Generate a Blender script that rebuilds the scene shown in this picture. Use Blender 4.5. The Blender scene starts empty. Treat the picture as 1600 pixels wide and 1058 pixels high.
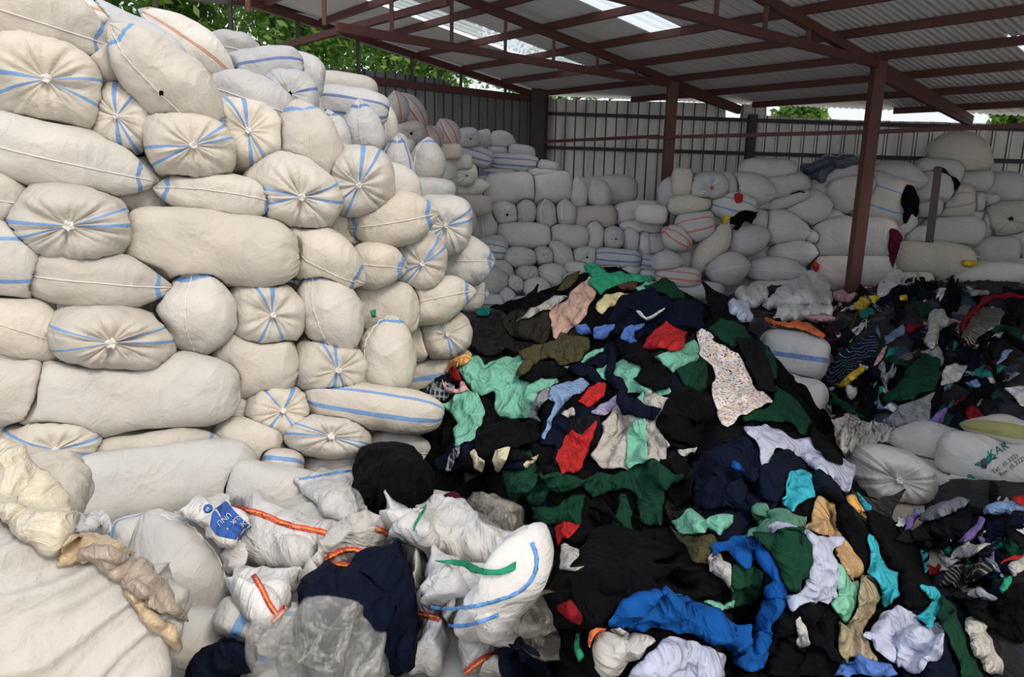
import bpy, math, random
import numpy as np
from mathutils import Vector, Matrix, noise
from mathutils.bvhtree import BVHTree
from mathutils.geometry import delaunay_2d_cdt
random.seed(7); RNG = np.random.default_rng(7)
SC = bpy.context.scene; COL = SC.collection
R = math.radians

# ------------------------------------------------------------ camera, world, sun, exposure
H = 2.1; F = 1155.0
cam_d = bpy.data.cameras.new('camera'); cam = bpy.data.objects.new('camera', cam_d); COL.objects.link(cam)
CM = Matrix.Rotation(R(90 - 12.5), 3, 'X') @ Matrix.Rotation(R(1.2), 3, 'Z')
cam.matrix_world = Matrix.Translation((0, 0, H)) @ CM.to_4x4()
cam_d.sensor_width = 36; cam_d.lens = 36 * F / 1600; cam_d.clip_start = .05; cam_d.clip_end = 500
SC.camera = cam
SC.view_settings.view_transform = 'Standard'; SC.view_settings.look = 'None'
SC.view_settings.gamma = 1; SC.view_settings.use_curve_mapping = False
SC.view_settings.exposure = -1.2
w = bpy.data.worlds.new('sky'); SC.world = w; w.use_nodes = True
nt = w.node_tree; nt.nodes.clear()
o_ = nt.nodes.new('ShaderNodeOutputWorld'); bg = nt.nodes.new('ShaderNodeBackground'); sky = nt.nodes.new('ShaderNodeTexSky')
sky.sky_type = 'NISHITA'; sky.sun_disc = False; sky.sun_elevation = R(48); sky.sun_rotation = R(150); sky.dust_density = 3.5; sky.air_density = 1.2; sky.ozone_density = .6
mixw = nt.nodes.new('ShaderNodeMix'); mixw.data_type = 'RGBA'; mixw.inputs[0].default_value = .6
mixw.inputs[7].default_value = (6.0, 6.2, 6.6, 1)
nt.links.new(sky.outputs[0], mixw.inputs[6]); nt.links.new(mixw.outputs[2], bg.inputs[0])
bg.inputs[1].default_value = .46; nt.links.new(bg.outputs[0], o_.inputs[0])
sun_d = bpy.data.lights.new('sun', 'SUN'); sun = bpy.data.objects.new('sun', sun_d); COL.objects.link(sun)
sun_d.energy = 3.1; sun_d.angle = R(12); sun_d.color = (1, .9, .74)
sun.rotation_euler = Vector((-.45, .52, -.73)).to_track_quat('-Z', 'Y').to_euler()
sun.location = (4, -6, 9)

# ------------------------------------------------------------ projection
CMn = np.array(CM)
def rays(px, py):
    px = np.asarray(px, float); py = np.asarray(py, float)
    d = np.stack([(px - 800) / F, -(py - 529) / F, -np.ones_like(px)], -1)
    return d @ CMn.T
def P(px, py, Y):
    d = rays(px, py); return np.array([0, 0, H]) + d * (Y / d[1])
RT, UP, BK = CMn[:, 0], CMn[:, 1], CMn[:, 2]      # image right, image up, towards camera

# ------------------------------------------------------------ materials
def nodes(name):
    m = bpy.data.materials.new(name); m.use_nodes = True; t = m.node_tree
    b = t.nodes['Principled BSDF']; return m, t, b
def N(t, ty, **kw):
    n = t.nodes.new(ty)
    for k, v in kw.items(): setattr(n, k, v)
    return n
def L(t, a, b): t.links.new(a, b)
def noise_n(t, scale, detail=4, vec=None, rough=.55, dist=0):
    n = N(t, 'ShaderNodeTexNoise'); n.inputs['Scale'].default_value = scale; n.inputs['Detail'].default_value = detail
    n.inputs['Roughness'].default_value = rough; n.inputs['Distortion'].default_value = dist
    if vec is not None: L(t, vec, n.inputs['Vector'])
    return n
def ridge_n(t, scale, detail, vec, dist=.6):
    n = N(t, 'ShaderNodeTexNoise'); n.noise_type = 'RIDGED_MULTIFRACTAL'; n.inputs['Scale'].default_value = scale; n.inputs['Detail'].default_value = detail
    n.inputs['Distortion'].default_value = dist; n.inputs['Roughness'].default_value = .5; n.inputs['Lacunarity'].default_value = 2.1; n.inputs['Offset'].default_value = 1.0; n.inputs['Gain'].default_value = 1.6
    mp = N(t, 'ShaderNodeMapping'); mp.inputs['Rotation'].default_value = (.4, .7, .5); mp.inputs['Scale'].default_value = (1.0, .45, .8); L(t, vec, mp.inputs[0]); L(t, mp.outputs[0], n.inputs['Vector'])
    return n
def ramp(t, fac, stops):
    r = N(t, 'ShaderNodeValToRGB'); L(t, fac, r.inputs[0]); e = r.color_ramp.elements
    e[0].position, e[0].color = stops[0][0], (*stops[0][1], 1); e[1].position, e[1].color = stops[-1][0], (*stops[-1][1], 1)
    for p, c in stops[1:-1]:
        x = e.new(p); x.color = (*c, 1)
    return r
def math_n(t, op, a, b=None, c=None):
    n = N(t, 'ShaderNodeMath', operation=op)
    for i, v in enumerate((a, b, c)):
        if v is None: continue
        if isinstance(v, (int, float)): n.inputs[i].default_value = v
        else: L(t, v, n.inputs[i])
    return n.outputs[0]
def mixc(t, fac, a, b, mode='MIX'):
    n = N(t, 'ShaderNodeMix', data_type='RGBA', blend_type=mode)
    if isinstance(fac, (int, float)): n.inputs[0].default_value = fac
    else: L(t, fac, n.inputs[0])
    for i, v in ((6, a), (7, b)):
        if isinstance(v, tuple): n.inputs[i].default_value = (*v, 1)
        else: L(t, v, n.inputs[i])
    return n.outputs[2]
def bump(t, b, h, strength=.3, dist=.01, prev=None):
    n = N(t, 'ShaderNodeBump'); n.inputs['Strength'].default_value = strength; n.inputs['Distance'].default_value = dist
    L(t, h, n.inputs['Height'])
    if prev is not None: L(t, prev, n.inputs['Normal'])
    L(t, n.outputs[0], b.inputs['Normal']); return n.outputs[0]

def sack_mat(name, base, stripe, rough=.55, var=.2, sw=.0125, crk=.35):
    m, t, b = nodes(name)
    tc = N(t, 'ShaderNodeTexCoord'); ob = tc.outputs['Object']; oi = N(t, 'ShaderNodeObjectInfo')
    n1 = noise_n(t, 3.5, 5, ob); n2 = noise_n(t, 16, 4, ob)
    dirt = math_n(t, 'MULTIPLY_ADD', n1.outputs[0], .22, .80)
    dirt = math_n(t, 'MULTIPLY', dirt, math_n(t, 'MULTIPLY_ADD', n2.outputs[0], .10, .95))
    dirt = math_n(t, 'MULTIPLY', dirt, math_n(t, 'MULTIPLY_ADD', oi.outputs['Random'], var, 1 - var * .7))
    rr = math_n(t, 'FRACT', math_n(t, 'MULTIPLY', oi.outputs['Random'], 7.31)); g_ = sum(base) / 3
    cc = mixc(t, 1, mixc(t, math_n(t, 'MULTIPLY', rr, .5), base, (g_ * .98, g_ * .99, g_ * 1.0)), dirt, 'MULTIPLY')
    r2 = ramp(t, noise_n(t, 1.7, 3, ob).outputs[0], [(.52, (0, 0, 0)), (.72, (1, 1, 1))])
    cc = mixc(t, math_n(t, 'MULTIPLY', r2.outputs[0], .22), cc, tuple(x * y for x, y in zip(base, (.93, .82, .66))))
    if stripe:
        uv = N(t, 'ShaderNodeUVMap'); sp = N(t, 'ShaderNodeSeparateXYZ'); L(t, uv.outputs[0], sp.inputs[0])
        nn = noise_n(t, 9, 2, ob)
        d = math_n(t, 'ADD', sp.outputs[0], math_n(t, 'MULTIPLY_ADD', nn.outputs[0], .008, -.004))
        mk = math_n(t, 'LESS_THAN', d, sw)
        if len(stripe) == 2:
            col = mixc(t, math_n(t, 'LESS_THAN', d, sw * .4), stripe[0], stripe[1])
        else: col = mixc(t, n2.outputs[0], tuple(x * .8 for x in stripe[0]), tuple(min(1, x * 1.2) for x in stripe[0]))
        cc = mixc(t, math_n(t, 'MULTIPLY', mk, .9), cc, col)
    L(t, cc, b.inputs['Base Color']); b.inputs['Roughness'].default_value = rough
    b.inputs['Specular IOR Level'].default_value = .35
    nb = ridge_n(t, 4.5, 4, ob, 1.0); pv = bump(t, b, nb.outputs[0], crk, .014)
    n8 = noise_n(t, 7, 6, ob, .6, 1.2); pv = bump(t, b, n8.outputs[0], .35, .03, pv)
    nf = noise_n(t, 45, 4, ob, .6, .6); bump(t, b, nf.outputs[0], .25, .008, pv)
    return m
BLUE = (.13, .29, .58); RED = (.70, .10, .05)
M = {}
M['cream'] = sack_mat('woven_sack_cream', (.66, .605, .52), (BLUE,))
M['white'] = sack_mat('woven_sack_white', (.65, .635, .605), (BLUE,))
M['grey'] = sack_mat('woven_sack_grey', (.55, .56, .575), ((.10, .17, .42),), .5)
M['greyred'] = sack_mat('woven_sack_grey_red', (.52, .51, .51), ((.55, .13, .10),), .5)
M['creamred'] = sack_mat('woven_sack_red_band', (.78, .74, .68), ((.50, .16, .10), (.6, .36, .2)), .5, sw=.011)
M['dirty'] = sack_mat('woven_sack_dirty', (.60, .56, .49), ((.30, .30, .30),), .45)
M['shiny'] = sack_mat('woven_sack_shiny', (.56, .55, .52), ((.27, .27, .27),), .33, sw=.02)
M['olive_band'] = sack_mat('woven_sack_olive_band', (.50, .48, .42), ((.25, .24, .06),), .4, sw=.05)
M['pinkish'] = sack_mat('woven_sack_pinkish', (.56, .49, .46), None, .5)
M['green_sack'] = sack_mat('green_sack', (.16, .30, .22), None, .5)
M['seam'] = sack_mat('sack_seam_thread', (.86, .83, .77), None, .7)

def fabric(name, c, rough=.85, sheen=.12, satin=False, pattern=None, crumple=.35):
    m, t, b = nodes(name)
    tc = N(t, 'ShaderNodeTexCoord'); ob = tc.outputs['Object']
    n1 = noise_n(t, 12, 4, ob)
    v = math_n(t, 'MULTIPLY_ADD', n1.outputs[0], .28, .86)
    cc = mixc(t, 1, c, v, 'MULTIPLY')
    if pattern == 'floral':
        cc = mixc(t, 1, (.84, .80, .76), v, 'MULTIPLY')
        for sc, th, cols in ((36, .36, ((.75, .25, .03), (.03, .03, .06), (.75, .45, .05), (.35, .08, .16), (.45, .12, .1))), (55, .34, ((.04, .04, .08), (.80, .42, .05), (.35, .12, .3), (.5, .1, .08), (.06, .06, .1)))):
            vo = N(t, 'ShaderNodeTexVoronoi'); vo.inputs['Scale'].default_value = sc; L(t, ob, vo.inputs['Vector'])
            sp = N(t, 'ShaderNodeSeparateColor'); L(t, vo.outputs['Color'], sp.inputs[0])
            r = ramp(t, sp.outputs[0], [(i / 5, cols[i]) for i in range(5)]); r.color_ramp.interpolation = 'CONSTANT'
            keep = math_n(t, 'MULTIPLY', math_n(t, 'LESS_THAN', vo.outputs['Distance'], th), math_n(t, 'GREATER_THAN', sp.outputs[1], .25))
            cc = mixc(t, keep, cc, r.outputs[0])
    if pattern in ('stripe', 'finestripe', 'plaid'):
        sx = N(t, 'ShaderNodeSeparateXYZ'); L(t, ob, sx.inputs[0])
        def st(o, fr, w_): return math_n(t, 'LESS_THAN', math_n(t, 'FRACT', math_n(t, 'MULTIPLY', o, fr)), w_)
        if pattern == 'stripe': cc = mixc(t, st(math_n(t, 'ADD', sx.outputs[0], math_n(t, 'MULTIPLY', sx.outputs[1], .35)), 9, .06), cc, (.55, .6, .65))
        elif pattern == 'finestripe': cc = mixc(t, st(math_n(t, 'ADD', sx.outputs[0], math_n(t, 'MULTIPLY', sx.outputs[2], .5)), 40, .4), cc, (.30, .28, .22))
        else:
            cc = mixc(t, math_n(t, 'MULTIPLY', st(sx.outputs[0], 28, .35), .6), cc, (.42, .44, .48)); cc = mixc(t, math_n(t, 'MULTIPLY', st(sx.outputs[2], 28, .35), .6), cc, (.42, .44, .48))
    L(t, cc, b.inputs['Base Color']); b.inputs['Roughness'].default_value = .42 if satin else rough
    b.inputs['Specular IOR Level'].default_value = (.16 if 'black' in name else .5) if satin else .03
    b.inputs['Sheen Weight'].default_value = 0 if satin else sheen * .05; b.inputs['Sheen Roughness'].default_value = .5
    nb = ridge_n(t, 6.5, 2.5, ob); pv = bump(t, b, nb.outputs[0], crumple * 2, .05)
    nf = noise_n(t, 300, 2, ob); bump(t, b, nf.outputs[0], .08, .002, pv)
    return m
FC = dict(black=(.0045, .0045, .0055), navy=(.006, .009, .022), dgreen=(.010, .048, .027), mint=(.19, .48, .35), green=(.035, .30, .16), red=(.48, .028, .03),
    peach=(.62, .40, .31), lyellow=(.72, .64, .33), olive=(.075, .068, .036), dolive=(.03, .028, .02), greyl=(.50, .48, .45), grey=(.24, .25, .27), blue=(.10, .20, .52),
    denim=(.22, .34, .56), lav=(.47, .50, .64), lavp=(.42, .37, .56), royal=(.009, .08, .30), turq=(.05, .43, .54), ggreen=(.10, .24, .17), orange=(.75, .40, .12),
    coral=(.62, .16, .06), beige=(.47, .44, .40), cream=(.70, .62, .42), maroon=(.09, .01, .035), dred=(.20, .012, .018), pink=(.60, .34, .36), yellow=(.72, .52, .06),
    lime=(.52, .62, .03), white=(.70, .70, .70), charcoal=(.012, .012, .014), purple=(.20, .14, .36), teal=(.02, .20, .17), steel=(.16, .24, .36), khaki=(.34, .27, .15), brown=(.10, .05, .03))
def fab(k):
    key = 'fab_' + k
    if key not in M:
        if k == 'floral': M[key] = fabric('floral_print_cloth', (.84, .8, .76), pattern='floral', crumple=.2)
        elif k == 'navystripe': M[key] = fabric('navy_striped_cloth', (.010, .018, .045), pattern='stripe')
        elif k == 'finestripe': M[key] = fabric('fine_striped_cloth', (.03, .03, .03), pattern='finestripe')
        elif k == 'plaid': M[key] = fabric('plaid_cloth', (.03, .035, .045), pattern='plaid')
        elif k == 'gold': M[key] = fabric('gold_satin', (.58, .36, .17), satin=True)
        elif k == 'mintsatin': M[key] = fabric('mint_satin', (.20, .52, .36), satin=True)
        elif k == 'khakisatin': M[key] = fabric('khaki_satin', (.34, .28, .18), satin=True)
        elif k == 'blackgloss': M[key] = fabric('black_glossy_cloth', (.010, .010, .011), satin=True)
        elif k == 'sheet': M[key] = sack_mat('white_woven_sheet', (.74, .73, .72), None, .42, crk=.9)
        elif k == 'sheetcream': M[key] = sack_mat('cream_woven_sheet', (.70, .66, .58), None, .42, crk=.9)
        elif k == 'bluestripe': M[key] = fabric('blue_woven_stripe', (.14, .34, .72), .5)
        elif k == 'orangestripe': M[key] = fabric('orange_woven_stripe', (.90, .38, .10), .5)
        elif k == 'redstripe': M[key] = fabric('red_woven_stripe', (.72, .09, .09), .5)
        elif k == 'logoblue': M[key] = fabric('logo_blue', (.05, .13, .42), .5)
        elif k == 'printgreen': M[key] = fabric('print_green', (.02, .22, .16), .5)
        elif k == 'printdark': M[key] = fabric('print_dark', (.07, .08, .10), .5)
        elif k == 'brownplastic': M[key] = plastic('brown_plastic', (.43, .35, .28), .75)
        elif k == 'tanplastic': M[key] = plastic('tan_plastic', (.62, .47, .30), .8)
        elif k == 'creamplastic': M[key] = plastic('cream_plastic', (.66, .60, .46), .8)
        elif k == 'clear': M[key] = plastic('clear_plastic', (.80, .79, .74), .16)
        elif k == 'greyplastic': M[key] = plastic('grey_plastic', (.55, .52, .45), .70)
        elif k == 'darkclear': M[key] = plastic('dull_clear_plastic', (.55, .52, .46), .14)
        elif k == 'bluetarp': M[key] = plastic('blue_plastic', (.07, .09, .13), .8)
        else: M[key] = fabric(k + '_cloth', FC[k])
    return M[key]
def plastic(name, c, alpha):
    m, t, b = nodes(name); b.inputs['Base Color'].default_value = (*c, 1); b.inputs['Roughness'].default_value = .28
    ob = N(t, 'ShaderNodeTexCoord').outputs['Object']
    n = noise_n(t, 6, 5, ob, .6, 1.5)
    r = math_n(t, 'MULTIPLY_ADD', n.outputs[0], .5, alpha - .25); r = math_n(t, 'MINIMUM', r, 1)
    if alpha < .72:
        lw = N(t, 'ShaderNodeLayerWeight'); lw.inputs[0].default_value = .35
        wr = ramp(t, noise_n(t, 11, 5, ob, .65, 2).outputs[0], [(.50, (0, 0, 0)), (.62, (1, 1, 1))])
        fac = math_n(t, 'ADD', math_n(t, 'MULTIPLY', lw.outputs['Facing'], .14), math_n(t, 'MULTIPLY_ADD', wr.outputs[0], .10, alpha * .2))
        L(t, fac, b.inputs['Alpha']); b.inputs['Roughness'].default_value = .12; b.inputs['Specular IOR Level'].default_value = 1.0
    L(t, mixc(t, n.outputs[0], tuple(x * .8 for x in c), tuple(min(1, x * 1.15) for x in c)), b.inputs['Base Color'])
    nb = ridge_n(t, 8, 4, ob); bump(t, b, nb.outputs[0], .7, .02); return m

# ------------------------------------------------------------ objects
def tag(o, label=None, cat=None, group=None, kind=None):
    if label: o['label'] = label
    if cat: o['category'] = cat
    if group: o['group'] = group
    if kind: o['kind'] = kind
    return o
def mesh_obj(name, verts, faces, mat, parent=None, smooth=True, loc=None):
    me = bpy.data.meshes.new(name)
    v = np.asarray(verts, float)
    if loc is not None: v = v - np.asarray(loc)
    me.from_pydata([tuple(x) for x in v], [], faces if isinstance(faces, list) else [tuple(f) for f in faces])
    if mat: me.materials.append(mat)
    me.polygons.foreach_set('use_smooth', [smooth] * len(me.polygons))
    o = bpy.data.objects.new(name, me); COL.objects.link(o)
    if loc is not None: o.location = loc
    if parent: o.parent = parent; o.matrix_parent_inverse = Matrix.Identity(4)
    if parent and loc is not None: o.location = Vector(loc) - parent.location
    if parent and loc is None:
        for q in me.vertices: q.co -= parent.location
    return o
def empty(name, loc):
    o = bpy.data.objects.new(name, None); o.location = loc; COL.objects.link(o); o.empty_display_size = .2; return o
class MB:
    def __init__(s): s.v = []; s.f = []
    def beam(s, a, b, w_=.08, h=.08, up=(0, 0, 1)):
        a = Vector(a); b = Vector(b); d = (b - a).normalized(); u = Vector(up)
        if abs(d.dot(u)) > .95: u = Vector((0, 1, 0))
        sd = d.cross(u).normalized(); u = sd.cross(d)
        i = len(s.v)
        for p in (a, b):
            for x, y in ((-1, -1), (1, -1), (1, 1), (-1, 1)): s.v.append(tuple(p + sd * x * w_ / 2 + u * y * h / 2))
        s.f += [(i, i + 1, i + 2, i + 3), (i + 7, i + 6, i + 5, i + 4)] + [(i + k, i + 4 + k, i + 4 + (k + 1) % 4, i + (k + 1) % 4) for k in range(4)]
        return s
    def build(s, name, mat, parent=None, smooth=False): return mesh_obj(name, s.v, s.f, mat, parent, smooth)

# ============================================================ SETTING
Uv = np.array([-.617, .787, 0]); Vv = np.array([.787, .617, 0])
def roof_z(x, y): return 5.695 - .126 * (x + .784 * y)
def UVP(u, v, dz=0):
    p = Uv * u + Vv * v; return np.array([p[0], p[1], roof_z(p[0], p[1]) + dz])
CORNER = np.array([.62, 17.4]); BDIR = np.array([8.3, -4.4]) / np.hypot(8.3, 4.4)
def mat_simple(name, c, rough=.7, metal=0, nscale=4, amp=.25, bmp=.2):
    m, t, b = nodes(name); ob = N(t, 'ShaderNodeTexCoord').outputs['Object']
    n = noise_n(t, nscale, 6, ob); v = math_n(t, 'MULTIPLY_ADD', n.outputs[0], amp * 2, 1 - amp)
    L(t, mixc(t, 1, c, v, 'MULTIPLY'), b.inputs['Base Color']); b.inputs['Roughness'].default_value = rough; b.inputs['Metallic'].default_value = metal
    bump(t, b, noise_n(t, nscale * 8, 4, ob).outputs[0], bmp, .01); return m
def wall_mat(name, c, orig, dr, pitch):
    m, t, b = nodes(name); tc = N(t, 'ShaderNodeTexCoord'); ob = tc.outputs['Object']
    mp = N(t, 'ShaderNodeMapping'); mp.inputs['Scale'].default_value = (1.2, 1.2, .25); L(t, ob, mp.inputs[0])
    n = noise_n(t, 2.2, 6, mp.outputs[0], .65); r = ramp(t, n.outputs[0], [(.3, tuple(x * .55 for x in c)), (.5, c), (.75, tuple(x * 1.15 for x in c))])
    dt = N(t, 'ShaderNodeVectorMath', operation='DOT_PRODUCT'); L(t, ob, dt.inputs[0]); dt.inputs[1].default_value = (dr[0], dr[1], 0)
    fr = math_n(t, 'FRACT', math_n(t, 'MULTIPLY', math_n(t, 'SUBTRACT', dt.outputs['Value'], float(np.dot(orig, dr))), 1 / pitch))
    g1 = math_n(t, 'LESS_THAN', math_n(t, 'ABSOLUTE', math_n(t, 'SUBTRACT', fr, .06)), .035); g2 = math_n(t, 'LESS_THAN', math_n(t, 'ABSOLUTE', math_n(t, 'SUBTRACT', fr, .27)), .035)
    rib_shade = math_n(t, 'MULTIPLY', math_n(t, 'MAXIMUM', g1, g2), math_n(t, 'MULTIPLY_ADD', n.outputs[0], .5, .5))  # shade of the rib sides painted into the sheet colour as dark line pairs
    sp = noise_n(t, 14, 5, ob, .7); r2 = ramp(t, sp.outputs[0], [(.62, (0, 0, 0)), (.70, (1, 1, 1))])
    L(t, mixc(t, rib_shade, mixc(t, math_n(t, 'MULTIPLY', r2.outputs[0], .5), r.outputs[0], (.16, .12, .09)), (.035, .03, .028)), b.inputs['Base Color'])
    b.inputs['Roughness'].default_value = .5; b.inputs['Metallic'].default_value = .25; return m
M['steel'] = mat_simple('red_oxide_steel', (.105, .036, .031), .6, 0, 5, .3)
M['dsteel'] = mat_simple('dark_painted_steel', (.04, .033, .033), .6, 0, 5, .3)
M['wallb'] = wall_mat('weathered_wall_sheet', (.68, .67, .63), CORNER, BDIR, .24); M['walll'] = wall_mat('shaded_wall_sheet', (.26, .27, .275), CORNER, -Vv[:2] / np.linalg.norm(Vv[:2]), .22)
m, t, b = nodes('roof_sheet'); ob = N(t, 'ShaderNodeTexCoord').outputs['Object']
n = noise_n(t, .8, 6, ob, .6); r = ramp(t, n.outputs[0], [(.3, (.80, .81, .83)), (.7, (.90, .91, .93))])
L(t, r.outputs[0], b.inputs['Base Color']); b.inputs['Metallic'].default_value = 0; b.inputs['Roughness'].default_value = .4; M['roof'] = m
m, t, b = nodes('translucent_skylight'); t.nodes.remove(b)
tr = N(t, 'ShaderNodeBsdfTranslucent'); tr.inputs[0].default_value = (.98, .98, .96, 1); tp = N(t, 'ShaderNodeBsdfTransparent'); tp.inputs[0].default_value = (.95, .97, 1, 1)
mx = N(t, 'ShaderNodeMixShader'); mx.inputs[0].default_value = .65; L(t, tr.outputs[0], mx.inputs[1]); L(t, tp.outputs[0], mx.inputs[2])
L(t, mx.outputs[0], t.nodes['Material Output'].inputs[0]); M['skylight'] = m

# floor
m, t, b = nodes('dusty_concrete'); ob = N(t, 'ShaderNodeTexCoord').outputs['Object']
n = noise_n(t, .9, 8, ob, .6); r = ramp(t, n.outputs[0], [(.3, (.36, .33, .27)), (.7, (.50, .46, .38))])
L(t, mixc(t, .25, r.outputs[0], noise_n(t, 25, 4, ob).outputs[0], 'OVERLAY'), b.inputs['Base Color']); b.inputs['Roughness'].default_value = .9
bump(t, b, noise_n(t, 30, 5, ob).outputs[0], .25, .01); M['floor'] = m
o = mesh_obj('floor', [(-16, -12, 0), (16, -12, 0), (16, 24, 0), (-16, 24, 0), (-16, -12, -.15), (16, -12, -.15), (16, 24, -.15), (-16, 24, -.15)],
    [(0, 1, 2, 3), (7, 6, 5, 4), (0, 4, 5, 1), (1, 5, 6, 2), (2, 6, 7, 3), (3, 7, 4, 0)], M['floor'], smooth=False); tag(o, kind='structure')

def corr_profile(s, pitch, h):      # trapezoid ribs
    q = (s / pitch) % 1.0
    return h * np.clip(np.minimum((q - .06) / .03, (.26 - q) / .03), 0, 1)
def wall(name, a, d, length, z0, ztop, mat, nrm, pitch=.22, h=.028):
    s = np.arange(0, length, pitch / 18); v = []; f = []
    for i, x in enumerate(s):
        p = a + d * x; off = float(corr_profile(x, pitch, h)); zt = ztop(x)
        jig = .02 * math.sin(int(x / .88) * 12.9)
        v += [(p[0] + nrm[0] * off, p[1] + nrm[1] * off, z0), (p[0] + nrm[0] * off, p[1] + nrm[1] * off, zt + jig)]
        if i: f.append((2 * i - 2, 2 * i, 2 * i + 1, 2 * i - 1))
    o = mesh_obj(name, v, f, mat, smooth=False); md = o.modifiers.new('t', 'SOLIDIFY'); md.thickness = .004
    return tag(o, kind='structure')
bn = np.array([BDIR[1], -BDIR[0]]); bn = bn if bn[1] < 0 else -bn
def btop(x):
    base = 3.78 - .055 * x
    if 4.05 < x < 4.35: base -= .28
    if 4.85 < x < 11: base -= .20 + .02 * math.sin(x * 1.3)
    return base
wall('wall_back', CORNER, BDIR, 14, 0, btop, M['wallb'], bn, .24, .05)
LDIR = -Vv[:2] / np.linalg.norm(Vv[:2]); ln_ = np.array([.617, -.787])
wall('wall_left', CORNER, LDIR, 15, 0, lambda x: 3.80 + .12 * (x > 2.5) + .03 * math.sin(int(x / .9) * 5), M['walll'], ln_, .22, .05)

# roof sheets
us = np.arange(-13, 13.5, .0158); V0 = 4.3
def vend(u):        # roof runs to the back wall line plus overhang
    # point u*U+v*V on line corner + s*BDIR
    A = np.array([Vv[:2], -BDIR]).T; s = np.linalg.solve(A, CORNER - Uv[:2] * u); return s[0] + .25
def px_on_roof(px, py):
    d = rays(px, py); # z: H+t dz = 5.695-.126*(t dx+.784 t dy)
    t_ = (5.695 - H) / (d[2] + .126 * (d[0] + .784 * d[1])); p = np.array([0, 0, H]) + d * t_
    return float(p @ Uv), float(p @ Vv)
skyl = []
for (ex, ey), (fx, fy), vs in (((872, 108), (911, 101), None), ((1037, 60), (1070, 47), None), ((1576, 58), (1760, 18), None)):
    u0, v0 = px_on_roof(ex, ey); u1, v1 = px_on_roof(fx, fy); skyl.append([min(u0, u1), max(u0, u1), (v0 + v1) / 2])
skyl[0] += [V0 - .1]; skyl[1] += [px_on_roof(880, -45)[1]]; skyl[2][2] = px_on_roof(1576, 58)[1] + 1.5; skyl[2] += [px_on_roof(1576, 58)[1]]
def in_sky(u, v): return any(a - .02 <= u <= b_ + .02 and d_ < v < c for a, b_, c, d_ in skyl)
cuts = sorted({round(x, 4) for s in skyl for x in (s[2], s[3])})
v = []; f = []
def rz(u): return float(corr_profile(u, .19, .05)) + .008 * math.sin(u * 66)
for i, u in enumerate(us[:-1]):
    u2 = us[i + 1]; e1, e2 = vend(u), vend(u2)
    br = [V0] + [c for c in cuts if V0 < c < min(e1, e2)] + [None]
    for k in range(len(br) - 1):
        a = br[k]; c = br[k + 1]; mid = (a + (c if c else e1)) / 2
        if in_sky((u + u2) / 2, mid): continue
        n0 = len(v)
        v += [UVP(u, a, rz(u)), UVP(u2, a, rz(u2)), UVP(u2, c if c else e2, rz(u2)), UVP(u, c if c else e1, rz(u))]
        f.append((n0, n0 + 1, n0 + 2, n0 + 3))
o = mesh_obj('ceiling', v, f, M['roof'], smooth=False); tag(o, kind='structure')
for (u0, u1, v1, v0), lb in zip(skyl, ('long translucent skylight strip over the left stack', 'glaring translucent skylight panel near the top middle of the roof', 'small translucent skylight panel at the right edge of the roof')):
    v = []; f = []; uu = np.arange(u0 - .03, u1 + .04, .0158)
    for i, u in enumerate(uu):
        v += [UVP(u, v0 - .02, rz(u) + .012), UVP(u, v1 + .02, rz(u) + .012)]
        if i: f.append((2 * i - 2, 2 * i, 2 * i + 1, 2 * i - 1))
    o = mesh_obj('skylight_panel', v, f, M['skylight'], smooth=False); tag(o, lb, 'skylight', 'translucent skylight panels in the roof')
# purlins
PV = []
u_r, v_post = None, float(np.array([2.8, 14.0, 0]) @ Vv)
vs_p = np.arange(v_post - 9.0, v_post + 9, 1.02)
pur = MB()
def ulim(vv):      # where purlin at v meets the back wall
    A = np.array([Uv[:2], -BDIR]).T; s = np.linalg.solve(A, CORNER - Vv[:2] * vv)
    return s[0]
for k, vv in enumerate(vs_p):
    um = min(13.35, ulim(vv) - .05) if vv > CORNER @ Vv[:2] else 13.3
    if vv < V0: continue
    o = MB().beam(UVP(-12.5, vv, -.065), UVP(um, vv, -.065), .06, .11).build('purlin', M['steel'])
    tag(o, kind='structure', label='red steel purlin under the roof sheets')
# trusses along V
def truss(u, v0, v1, zb, name_label, verts, zb_end=None, topoff=-.18):
    r = empty('roof_truss', UVP(u, v1)); tag(r, name_label, 'roof truss', 'red steel roof trusses', 'structure')
    MB().beam(UVP(u, v0, topoff), UVP(u, v1, topoff), .09, .12).build('top_chord', M['steel'], r)
    a = UVP(u, v0); b_ = UVP(u, v1); a[2] = zb; b_[2] = zb if zb_end is None else zb_end
    MB().beam(a, b_, .08, .11).build('bottom_chord', M['steel'], r)
    for vv in verts:
        tt = (vv - v0) / (v1 - v0); p = UVP(u, vv, topoff); q = p.copy(); q[2] = a[2] + (b_[2] - a[2]) * tt
        if p[2] - q[2] > .12: MB().beam(q, p, .05, .05).build('strut', M['steel'], r)
    return r
POST2 = np.array([2.8, 14.0, 0]); POST1 = P(1352, 280, 11.3); POST1[2] = 0
u2 = float(POST2 @ Uv); u1 = float(POST1 @ Uv); vp1 = float(POST1 @ Vv)
truss(u2, V0 + .05, v_post, 3.88, 'red roof truss ending on the farther post', [v_post - .95 * k for k in range(1, 12)], 3.74)
e2 = vend(u2) - .4
truss(u2, v_post, e2, 3.70, 'short red roof truss from the farther post to the back wall', [v_post + .7], float(UVP(u2, e2, -.22)[2]))
truss(u1, V0 + .05, vp1, 3.90, 'red roof truss ending on the nearer post', [vp1 - .95 * k for k in range(1, 12)], 3.76)
e1 = vend(u1) - .4
truss(u1, vp1, e1, 3.62, 'sloping red roof truss from the nearer post to the back wall', [vp1 + .9 * k for k in range(1, 4)], float(UVP(u1, e1, -.24)[2]))
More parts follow.
